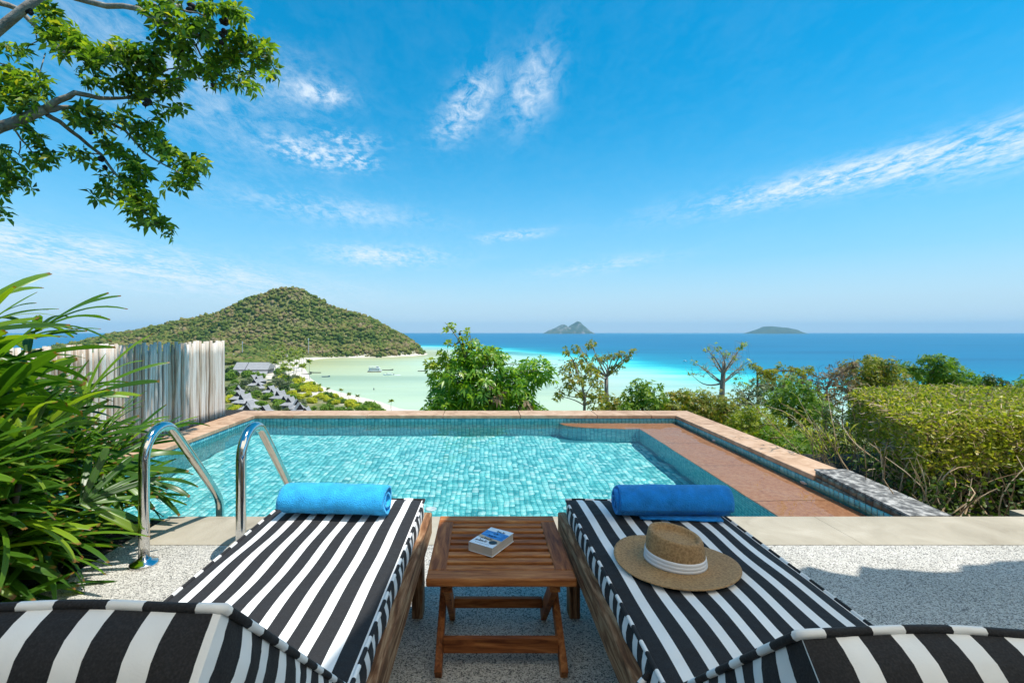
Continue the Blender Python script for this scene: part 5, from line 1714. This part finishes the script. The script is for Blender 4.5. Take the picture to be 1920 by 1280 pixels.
def overhanging_tree():
    q = np.random.RandomState(51)
    D0 = 5.0
    b = Vector((-8.6, 4.9, gz(-8.6, 4.9)))
    root = empty('overhanging_tree', b, 0, 'tall tree reaching leafy branches with dark seed pods across the sky', 'tree')
    m = MB()
    e = at(-60, 262, D0) - b
    m.tube(curvy(Vector((0, 0, 0)), e + Vector((-.9, 0, -.5)), q, 8, .03) + [e], [.20, .19, .18, .17, .16, .15, .13, .11, .09, .06], 10)
    for p0 in ((-40, -14), (100, -25)):
        f = at(p0[0], p0[1], D0) - b
        m.tube(curvy(e + Vector((-.9, 0, -.5)), f, q, 8, .06), [.085 - .006 * k for k in range(9)], 9)
    m.build('trunk', G['bark'], root, True)
    for pts, r0, r1 in LIMBS:
        P = [at(x, y, D0 + .25 * math.sin(x * .013 + y * .02)) - b for x, y in pts]
        sm = []
        for i in range(len(P) - 1):
            sm += [P[i], P[i].lerp(P[i + 1], .5) + Vector(q.normal(0, .008, 3))]
        sm.append(P[-1])
        n = len(sm) - 1
        MB().tube(sm, [r0 + (r1 - r0) * i / n for i in range(n + 1)], 9).build('branch', G['bark'], root, True)
    # leaf sprays: five to seven drooping leaflets on one stalk
    var = []
    for k in range(7):
        n = 7
        a = np.linspace(0, 6.283, n, endpoint=False) + q.normal(0, .15, n)
        th = q.uniform(1.0, 1.5, n)
        D = np.stack([np.sin(th) * np.cos(a), np.sin(th) * np.sin(a), np.cos(th)], 1)
        V, Fc = leaf_np(np.zeros((n, 3)) + D * .012, D, np.tile([0, 0, 1.0], (n, 1)) + q.normal(0, .1, (n, 3)), q.uniform(.085, .135, n), q.uniform(.040, .056, n), q.uniform(.3, .75), .14)
        var.append((V, Fc))
    meshes = [mesh_np('leaf', V, Fc, G['lf_over']) for V, Fc in var]
    spots = []
    for t in OVER.replace('\n', '').split(','):
        x, y, r = map(float, t.split())
        n = int(1.2 + (r / 6.2) ** 2 * .95)
        for _ in range(n):
            a = q.uniform(0, 6.28); k = r * math.sqrt(q.uniform())
            spots.append((x + k * math.cos(a), y + k * math.sin(a), D0 + .25 * math.sin(x * .013 + y * .02) + q.normal(0, .10)))
    Vs, Fs, off = [], [], 0
    for i, (x, y, d) in enumerate(spots):
        p = at(x, y, d) - b
        rot = Matrix.Rotation(q.uniform(0, 6.28), 4, 'Z')
        tilt = Matrix.Rotation(q.normal(0, .55), 4, 'X') @ Matrix.Rotation(q.normal(0, .55), 4, 'Y')
        sc = q.uniform(.8, 1.15)
        M_ = Matrix.Translation(p) @ tilt @ rot @ Matrix.Scale(sc, 4)
        k = q.randint(7)
        if i % max(1, len(spots) // 300) == 0 and i // max(1, len(spots) // 300) < 300:
            o = ob('leaf', meshes[k], root)
            o.matrix_local = M_
        else:
            V, Fc = var[k]
            A = np.array(M_)
            Vs.append(V @ A[:3, :3].T + A[:3, 3]); Fs.append(Fc + off); off += len(V)
    tag(ob('foliage', mesh_np('foliage', np.concatenate(Vs), np.concatenate(Fs), G['lf_over']), root), kind='stuff')
    for x, y, r in ((275, 192, 9), (337, 100, 9), (349, 112, 4), (390, 22, 9), (358, 15, 10), (420, 40, 8), (418, 62, 9), (392, 60, 7), (398, 160, 4), (190, 298, 6), (196, 314, 5), (53, 242, 8), (170, 248, 5), (55, 22, 7), (415, 80, 5), (325, 203, 3)):
        c = at(x, y, D0 - .05) - b
        pm = MB()
        for _ in range(9):
            o = Vector(q.normal(0, 1, 3)).normalized() * r * .55 * D0 / F
            rr = r * .55 * D0 / F
            pm.lathe([(0, -rr), (rr * .75, -rr * .6), (rr, 0), (rr * .75, rr * .6), (0, rr)], 7, M=Matrix.Translation(c + o))
        pm.build('seed_pod', G['pod'], root, True)
overhanging_tree()


# ================================================================== THE BAY
def ico():
    bm_v = []
    import bmesh
    bm = bmesh.new()
    bmesh.ops.create_icosphere(bm, subdivisions=2, radius=1)
    V = np.array([v.co[:] for v in bm.verts]); Fc = np.array([[v.index for v in f.verts] for f in bm.faces])
    bm.free()
    return V, Fc


def canopy(name, pts, rad, q, mat, squash=.8):
    V0, F0 = ico()
    n, k = len(pts), len(V0)
    jit = 1 + q.normal(0, .27, (n, k, 1))
    sc = np.stack([rad * q.uniform(.85, 1.25, n), rad * q.uniform(.85, 1.25, n), rad * squash * q.uniform(.8, 1.3, n)], 1)
    V = pts[:, None, :] + V0[None] * jit * sc[:, None, :]
    Fc = (np.arange(n)[:, None, None] * k + F0[None]).reshape(-1, 3)
    o = ob(name, mesh_np(name, V.reshape(-1, 3), Fc, mat))
    return o


def hill_forest():
    q = np.random.RandomState(61)
    g = 4.3
    X, Y = np.meshgrid(np.arange(-910, -98, g), np.arange(826, 1085, g))
    X = X.ravel() + q.uniform(-3, 3, X.size); Y = Y.ravel() + q.uniform(-3, 3, Y.size)
    Z, s = ground(X, Y)
    keep = (s > 4) & (Z > SEA + .5)
    X, Y, Z = X[keep], Y[keep], Z[keep]
    r = 1.3 + 3.6 * q.uniform(0, 1, len(X)) ** 3
    o = canopy('hill_forest', np.stack([X, Y, Z + r * .35], 1), r, q, G['canopy'], .9)
    tag(o, 'mixed green and brown woodland covering the island hill', 'forest', kind='stuff')
    # flat land between the hill and the village
    X, Y = np.meshgrid(np.arange(-1050, -190, 9.0), np.arange(330, 840, 9.0))
    X = X.ravel() + q.uniform(-4, 4, X.size); Y = Y.ravel() + q.uniform(-4, 4, Y.size)
    Z, s = ground(X, Y)
    pxx = 905 + F * X / Y
    keep = (s > 46) & (pxx > 20) & (pxx < 575) & (q.uniform(size=len(X)) < .8)
    keep &= ~((Y < 600) & (X > -330))
    X, Y, Z = X[keep], Y[keep], Z[keep]
    r = q.uniform(2.6, 5.0, len(X))
    o = canopy('lowland_wood', np.stack([X, Y, Z + r * .7], 1), r, q, G['canopy'], .8)
    tag(o, 'low woodland on the flat land at the foot of the hill', 'forest', kind='stuff')
hill_forest()


def villas():
    q = random.Random(71)

    def parts():
        w, l, ov = 3.6, 4.6, 1.1
        d = {}
        d['wall'] = MB().box(-w, w, -l, l, 0, 3.1).mesh('wall', G['plaster'])
        m = MB()
        # swept roof: eave ring, knee ring, then a steep gable with raised ridge ends
        e, k, r = 2.7, 4.4, 7.2
        E = [(-w - ov, -l - ov, e), (w + ov, -l - ov, e), (w + ov, l + ov, e), (-w - ov, l + ov, e)]
        Kn = [(-w * .56, -l * .66, k), (w * .56, -l * .66, k), (w * .56, l * .66, k), (-w * .56, l * .66, k)]
        Rg = [(0, -l * .78, r + .35), (0, -l * .3, r), (0, l * .3, r), (0, l * .78, r + .35)]
        v = E + Kn + Rg
        m.add(v, [(0, 1, 5, 4), (1, 2, 6, 5), (2, 3, 7, 6), (3, 0, 4, 7), (4, 8, 9), (4, 9, 10, 7), (7, 10, 11), (5, 9, 8), (5, 6, 10, 9), (6, 11, 10), (0, 3, 2, 1)])
        d['roof'] = m.mesh('roof', G['roof'])
        for sg, nm in ((-1, 'gable'), (1, 'gable2')):
            m = MB()
            y = sg * l * .655
            m.add([(-w * .50, y, k + .05), (w * .50, y, k + .05), (0, sg * l * .74, r + .1), (-w * .50, y - sg * .3, k + .05), (w * .50, y - sg * .3, k + .05), (0, sg * l * .6, r - .2)],
                  [(0, 1, 2), (3, 5, 4), (0, 3, 4, 1), (1, 4, 5, 2), (2, 5, 3, 0)])
            d[nm] = m.mesh('gable', G['gable'])
        for i, (x, y, sx, sy) in enumerate(((-1.6, -l - .03, .8, .04), (1.6, -l - .03, .8, .04), (w + .03, 0, .04, 1.2))):
            d['win%d' % i] = MB().box(x - sx, x + sx, y - sy, y + sy, .9, 2.4).mesh('window', G['glass'])
        return d
    d = parts()
    spots = [(449.8, 723), (460, 729), (462.5, 747), (482.5, 756), (475.6, 693), (486, 696), (479.9, 701.7), (484.6, 706), (507.8, 711.7), (526, 721), (536.8, 727.6), (556.9, 735.5), (561, 744.4), (590.6, 755), (612.8, 761), (446, 713), (497.8, 744), (468, 738), (515, 716), (545, 731), (575, 749)]
    for px, py in spots:
        z0 = SEA + 4.2
        dd = (EYE - (z0 + 8.2)) * F / (py - 622)
        x = (px - 905) * dd / F
        z0 = gz(x, dd)
        root = empty('thai_villa', (x, dd, z0 - .2), q.uniform(-.35, .55), *(('peaked grey villa just below the long-roofed hall', 'house', 'villas below the hall') if py < 709 else ('peaked grey villa of the cluster nearest the pole fence', 'house', 'villas near the fence') if px < 500 else ('peaked grey villa in the row along the beach scrub', 'house', 'villas along the beach')))
        sc = q.uniform(.82, 1.0)
        root.scale = (sc, sc, sc)
        for k, me in d.items():
            ob(me.name.split('.')[0], me, root)
    # long halls
    for (x0, x1, py, lab) in ((444, 466, 679, 'shorter long-roofed grey hall beside the larger hall in the village'), (467.5, 509, 679, 'largest long grey-roofed hall of the bay village')):
        dd = 500.0
        a, b = (x0 - 905) * dd / F, (x1 - 905) * dd / F
        c = (a + b) / 2; hw = (b - a) / 2
        z0 = gz(c, dd)
        zr = EYE + (622 - py) * dd / F - z0
        root = empty('village_hall', (c, dd, z0), 0, lab, 'hall')
        MB().box(-hw + 1, hw - 1, -5, 9, 0, zr - 5).build('wall', G['plaster'], root)
        m = MB()
        m.add([(-hw, -9, zr - 7.2), (hw, -9, zr - 7.2), (hw, 0, zr), (-hw, 0, zr), (hw, 11, zr - 6), (-hw, 11, zr - 6)], [(0, 1, 2, 3), (3, 2, 4, 5), (0, 3, 5), (1, 4, 2), (0, 5, 4, 1)])
        m.build('roof', G['roof'], root)
        m = MB()
        m.add([(-hw - 3, -17, zr - 12), (hw + 3, -17, zr - 12), (hw, -8.5, zr - 8.2), (-hw, -8.5, zr - 8.2), (-hw - 3, -17, zr - 12.4), (hw + 3, -17, zr - 12.4), (hw, -8.5, zr - 8.6), (-hw, -8.5, zr - 8.6)], [(0, 1, 2, 3), (4, 7, 6, 5), (0, 4, 5, 1), (1, 5, 6, 2), (2, 6, 7, 3), (3, 7, 4, 0)])
        m.build('verandah_roof', G['roof'], root)
    for px, py, dd in ((433, 663, 760), (452, 664, 780), (461, 663, 790), (498, 667, 760), (536, 664, 800), (118, 672, 640), (135, 680, 600), (90, 676, 620)):
        x = (px - 905) * dd / F
        z0 = gz(x, dd)
        zr = EYE + (622 - py) * dd / F - z0
        root = empty('distant_house', (x, dd, z0), q.uniform(-.3, .3), 'small pale-roofed house half hidden in trees below the hill', 'house', 'small houses below the hill')
        MB().box(-5, 5, -4, 4, 0, zr - 3).build('wall', G['plaster'], root)
        m = MB()
        m.add([(-6.5, -5.5, zr - 4), (6.5, -5.5, zr - 4), (6.5, 5.5, zr - 4), (-6.5, 5.5, zr - 4), (-4.5, 0, zr), (4.5, 0, zr)], [(0, 1, 5, 4), (1, 2, 5), (2, 3, 4, 5), (3, 0, 4), (0, 3, 2, 1)])
        m.build('roof', G['roof'], root)
villas()


def coco_palms():
    q = np.random.RandomState(81)

    def frond(ln):
        m = MB()
        vs, fs = [], []
        n = 9
        for i in range(n + 1):
            u = i / n
            y = ln * u * (1 - .12 * u * u); z = .42 * ln * u - .80 * ln * u ** 2.2
            w = ln * .26 * (math.sin(min(1, u * 1.25 + .12) * math.pi)) ** .6 + .02
            vs += [(-w, y, z - w * .55), (0, y, z), (w, y, z - w * .55)]
        for i in range(n):
            # gaps between leaflets: every other stretch is narrower
            fs += [(3 * i, 3 * i + 1, 3 * i + 4, 3 * i + 3), (3 * i + 1, 3 * i + 2, 3 * i + 5, 3 * i + 4)]
        for i in range(1, n, 2):
            for k in (0, 2):
                x, y, z = vs[3 * i + k]
                vs[3 * i + k] = (x * .55, y, z + .1)
        return m.add(vs, fs)
    fm = [frond(l).mesh('frond', G['lf_coco']) for l in (3.2, 3.7, 2.8)]
    tm = []
    for k in range(3):
        m = MB()
        bend = q.uniform(-.12, .12)
        m.tube([(bend * u * u, .05 * math.sin(u * 3), u) for u in np.linspace(0, 1, 8)], [.030, .020, .018, .017, .016, .015, .014, .013], 8)
        tm.append((m.mesh('trunk', G['bark']), bend))

    def palm(px, py, dd, lab, grp, sc=1.0, hmin=None):
        p = at(px, py, dd)
        z0 = gz(p.x, p.y)
        h = max(p.z - z0, 3.0)
        root = empty('coconut_palm', (p.x, p.y, z0), q.uniform(0, 6.28), lab, 'palm tree', grp)
        me, bend = tm[q.randint(3)]
        t = ob('trunk', me, root)
        t.scale = (9 if h > 7 else 6, 9 if h > 7 else 6, h)
        for k in range(19):
            f = ob('frond', fm[q.randint(3)], root, (bend * (9 if h > 7 else 6), .14 * .05 * 9, h))
            f.rotation_euler = (q.uniform(-.35, .95), q.normal(0, .15), 6.283 * k / 19 + q.uniform(-.2, .2))
            s_ = sc * q.uniform(.85, 1.15)
            f.scale = (s_, s_, s_)
    far = 'tall coconut palm in the grove at the head of the bay'
    for px, py, dd in ((516, 680, 430), (534, 683, 440), (541, 692, 425), (530, 692, 410), (566, 687, 395), (580, 678, 455), (552, 664, 560), (545, 668, 540), (536, 660, 590), (526, 656, 640), (515, 662, 600), (560, 662, 585), (556, 672, 520), (505, 662, 640), (522, 668, 560), (548, 655, 680), (538, 672, 520), (512, 652, 720), (562, 654, 700), (498, 655, 700), (520, 660, 620), (530, 664, 580), (542, 676, 500), (550, 683, 460), (526, 674, 500), (508, 672, 560), (566, 668, 540), (556, 659, 640), (532, 650, 760), (570, 660, 640)):
        palm(px, py, dd, far, 'coconut palms at the head of the bay', 1.85)
    low = 'short young palm standing on the narrow beach scrub'
    for px, py, dd in ((598, 722, 330), (614, 729, 315), (640, 731, 318), (672, 742, 290), (734, 752, 262), (655, 739, 300)):
        palm(px, py, dd, low, 'young palms along the beach', .75)
    palm(808, 688, 150, 'tall palm rising beside the lush tree from the slope below', None, .82)
coco_palms()


def bay_shrubs():
    q = np.random.RandomState(91)
    meshes = {}
    for k, m in (('y', 'lf_yellow'), ('g', 'lf_green'), ('s', 'lf_grey'), ('d', 'lf_dark')):
        meshes[k] = []
        for _ in range(3):
            cl = [((q.uniform(-.5, .5), q.uniform(-.5, .5), .35 + q.uniform(0, .35)), q.uniform(.38, .6)) for _ in range(6)]
            V, Fc = foliage(cl, q, 28, .26, .15, ros=4, droop=.15, shell=.5)
            meshes[k].append(mesh_np('shrub', V, Fc, G[m]))
    lab = {'y': ('yellow_shrub', 'bright yellow-green shrub'), 'g': ('green_shrub', 'fresh green shrub'),
           's': ('grey_shrub', 'grey-green bush'), 'd': ('dark_tree', 'dark green round tree')}

    def put(px, py, r_px, kind, where='beach'):
        dd = (EYE - (SEA + 3.6)) * F / (py - 622)
        x = (px - 905) * dd / F
        z0 = gz(x, dd)
        if z0 < SEA + .35: return
        r = r_px * dd / F
        nm, lb = lab[kind]
        o = ob(nm, meshes[kind][q.randint(3)], None, (x, dd, z0 - .1), (0, 0, q.uniform(0, 6.28)))
        o.scale = (r, r, r * q.uniform(.75, 1.05))
        lb = lb + (' beside the sandy beach' if where == 'beach' else ' between the villa roofs')
        tag(o, lb, 'tree' if kind == 'd' else 'shrub', where + ': ' + {'y': 'yellow shrubs behind the beach', 'g': 'green shrubs about the village', 's': 'grey-green bushes about the villas', 'd': 'dark trees about the villas'}[kind])
    def band(t, w):
        # along the back of the beach, from the grove to the near end
        xs = np.interp(t, [0, .25, .5, .75, 1], [553, 575, 618, 662, 712]); ys = np.interp(t, [0, .25, .5, .75, 1], [712, 727, 741, 753, 768])
        return xs + w * q.uniform(-1, 1), ys + w * .4 * q.uniform(-1, 1)
    for i in range(62):
        x, y = band(q.uniform(0, 1), 16)
        put(x, y, q.uniform(5, 10), 'y' if q.uniform() < .66 else 'g')
    for x, y, r in ((690, 762, 17), (705, 764, 15), (678, 768, 16), (715, 772, 12), (622, 752, 9), (612, 765, 13), (635, 770, 14), (655, 772, 12), (700, 775, 14)):
        put(x, y, r, 'g')
    for i in range(120):
        x, y = q.uniform(428, 590), q.uniform(697, 790)
        if x > 540 + (y - 700) * 1.0: continue
        k = q.choice(['g', 's', 'd', 'y'], p=[.42, .33, .15, .10])
        put(x, y, q.uniform(6, 13), k, 'village')
    for i in range(16):
        put(q.uniform(430, 446), q.uniform(690, 790), q.uniform(8, 13), 'y' if q.uniform() < .5 else 'g', 'village')
bay_shrubs()


def boats():
    q = random.Random(101)

    def hull(L_, W, H, mat, name, root, bow=.5):
        m = MB()
        n = 12
        vs, fs = [], []
        for i in range(n + 1):
            u = i / n
            x = -L_ / 2 + L_ * u
            w = W / 2 * (1 - abs(2 * u - .9) ** 3 * .85) if u < .95 else W * .06
            sh = H * (1 + bow * max(0, u - .55) ** 2 * 4 + .25 * max(0, .2 - u))
            vs += [(x, -w, sh), (x, -w * .75, -.3), (x, w * .75, -.3), (x, w, sh), (x, w * .85, sh - .15), (x, -w * .85, sh - .15)]
        for i in range(n):
            for k in range(6):
                fs.append((i * 6 + k, i * 6 + (k + 1) % 6, (i + 1) * 6 + (k + 1) % 6, (i + 1) * 6 + k))
        fs += [tuple(range(5, -1, -1)), tuple(n * 6 + k for k in range(6))]
        m.add(vs, fs)
        return m.build(name, mat, root)

    def place(px, py, rz, label, cat, name, grp=None):
        dd = 45 * F / (py - 622)
        return empty(name, ((px - 905) * dd / F, dd, SEA), rz, label, cat, grp)

    def longtail(px, py, rz, label, mat='hull', canopy=False, L_=12):
        r = place(px, py, rz, label, 'boat', 'longtail_boat', 'longtail boats in the bay')
        hull(L_, 1.9, .75, G[mat], 'hull', r, 1.6)
        for k in (-.25, .0, .22):
            MB().box(L_ * k - .2, L_ * k + .2, -.75, .75, .5, .62).build('thwart', G['hull_brown'], r)
        MB().tube([(-L_ / 2 + .3, 0, .9), (-L_ / 2 - 3, .2, .3)], .06, 6).build('tail_shaft', G['mast'], r)
        if canopy:
            m = MB().box(-3, 2, -.9, .9, 2.0, 2.12)
            for x in (-2.8, 1.8):
                for y in (-.8, .8): m.box(x - .04, x + .04, y - .04, y + .04, .5, 2.0)
            m.build('canopy', G['white'], r)

    def speedboat(px, py, rz, label, L_=10, wake=0.0):
        r = place(px, py, rz, label, 'boat', 'speedboat', 'white speedboats in the bay')
        hull(L_, 2.9, 1.2, G['white'], 'hull', r, .7)
        MB().box(-L_ * .3, L_ * .12, -1.1, 1.1, 2.3, 2.45).build('canopy', G['white'], r)
        m = MB()
        for x in (-L_ * .28, L_ * .10):
            for y in (-1, 1): m.box(x - .05, x + .05, y - .05, y + .05, 1.0, 2.3)
        m.build('canopy_frame', G['mast'], r)
        MB().box(L_ * .12, L_ * .16, -1, 1, 1.1, 1.9).build('windscreen', G['glass'], r)
        for y in (-.5, .5): MB().box(-L_ / 2 - .5, -L_ / 2 + .1, y - .2, y + .2, .3, 1.4).build('outboard_motor', G['hull'], r)
        if wake:
            w = place(px, py, rz, 'white foam wake trailing from the moving speedboat', 'wake', 'boat_wake', 'foam wakes')
            m = MB()
            n = 10
            vs, fs = [], []
            for i in range(n + 1):
                u = i / n
                x = -L_ / 2 - wake * u
                ww = .9 + 2.4 * u
                vs += [(x, -ww + .3 * math.sin(i * 2.1), .06 + .05 * math.sin(i)), (x, 0, .22 * (1 - u) + .05), (x, ww + .3 * math.sin(i * 1.7), .06)]
            for i in range(n): fs += [(3 * i, 3 * i + 1, 3 * i + 4, 3 * i + 3), (3 * i + 1, 3 * i + 2, 3 * i + 5, 3 * i + 4)]
            m.add(vs, fs).build('foam', G['foam'], w)
    # ferry
    r = place(703, 697, R(4), 'white two-deck ferry with a brown waterline anchored in the bay', 'boat', 'ferry')
    hull(15.5, 6.5, 1.9, G['white'], 'hull', r, .25)
    MB().box(-8, 7.2, -3.3, 3.3, -.25, .55).build('waterline', G['hull_brown'], r)
    MB().box(-6.5, 5.5, -2.7, 2.7, 1.7, 4.2).build('lower_cabin', G['white'], r)
    for k in range(7):
        MB().box(-6 + k * 1.6, -4.9 + k * 1.6, -2.76, -2.69, 2.5, 3.5).build('window', G['glass'], r)
    MB().box(-6.8, 6.0, -2.9, 2.9, 4.2, 4.4).build('upper_deck', G['white'], r)
    MB().box(1.5, 4.5, -1.8, 1.8, 4.4, 6.2).build('wheelhouse', G['white'], r)
    MB().box(1.7, 4.3, -1.86, -1.79, 5.1, 5.8).build('window', G['glass'], r)
    MB().box(-6.4, 1.3, -2.5, 2.5, 6.1, 6.25).build('sun_canopy', G['white'], r)
    for x in (-6.2, -2.5, 1.1):
        for y in (-2.4, 2.4): MB().box(x - .07, x + .07, y - .07, y + .07, 4.4, 6.1).build('post', G['mast'], r)
    longtail(727, 694, R(3), 'dark longtail boat moored astern of the white ferry', L_=13)
    longtail(591, 699, R(176), 'long dark longtail boat lying close to the beach', L_=13)
    longtail(576, 701.5, R(8), 'dark longtail boat drawn up at the foot of a beach palm', L_=9)
    longtail(611, 706.5, R(6), 'small blue longtail boat floating alone off the beach', 'hull_blue', L_=8)
    longtail(937, 684, R(178), 'dark longtail boat by the reef edge beyond the lush tree', L_=12)
    longtail(793, 696, R(10), 'dark longtail boat beside the tall palm crown', L_=12, canopy=True)
    speedboat(728, 703.5, R(200), 'white speedboat heading in below the ferry', 11, 7)
    speedboat(1038, 684, R(176), 'white speedboat racing out with a foam wake', 9, 34)
    speedboat(1051, 676, R(150), 'white speedboat lying in the shallows near the sparse tree', 9)
    speedboat(1059, 680.5, R(80), 'white speedboat seen bow-on near the sparse tree', 8)
    speedboat(1131, 677, R(170), 'white speedboat behind the forked tree', 12)
    speedboat(1183, 673, R(20), 'tiny white speedboat at the edge of the deep water', 7)
    speedboat(1284, 678, R(200), 'tiny white speedboat out on the blue water', 7)
    # buoy
    dd = 45 * F / (730.5 - 622)
    MB().lathe([(0, -.3), (.5, -.2), (.6, .3), (.25, .8), (.12, 1.9), (0, 1.9)], 10).build('buoy', G['hull'], None, True, loc=((701 - 905) * dd / F, dd, SEA))
    tag(bpy.data.objects['buoy'], 'small dark buoy floating alone in the pale shallows', 'buoy')
    # masts at the foot of the hill
    for px, y0, y1, dd, lab in ((578.5, 634, 657, 830, 'thin pale mast standing before the hill woodland behind the palms'), (454.5, 640, 656, 800, 'thin pale mast rising behind the village halls')):
        x = (px - 905) * dd / F
        z0 = gz(x, dd); zt = EYE + (622 - y0) * dd / F
        r = empty('radio_mast', (x, dd, z0), 0, lab, 'mast')
        MB().tube([(0, 0, 0), (0, 0, zt - z0)], [.55, .4], 8).build('pole', G['mast'], r)
        MB().box(-.8, .8, -.3, .3, zt - z0 - 2.5, zt - z0 - .4).build('antenna', G['white'], r)
boats()


# ------------------------------------------------------------------ air
def haze():
    m = bpy.data.materials.new('sea_haze')
    m.use_nodes = True
    N, L = m.node_tree.nodes, m.node_tree.links
    N.remove(N['Principled BSDF'])
    v = N.new('ShaderNodeVolumePrincipled')
    v.inputs['Color'].default_value = (.36, .74, 1, 1)
    v.inputs['Density'].default_value = 4.2e-5
    v.inputs['Anisotropy'].default_value = 0
    L.new(v.outputs[0], N['Material Output'].inputs['Volume'])
    o = MB().box(-19000, 19000, -19000, 19000, SEA - 8, 330).build('haze', m)
    tag(o, kind='stuff')
haze()
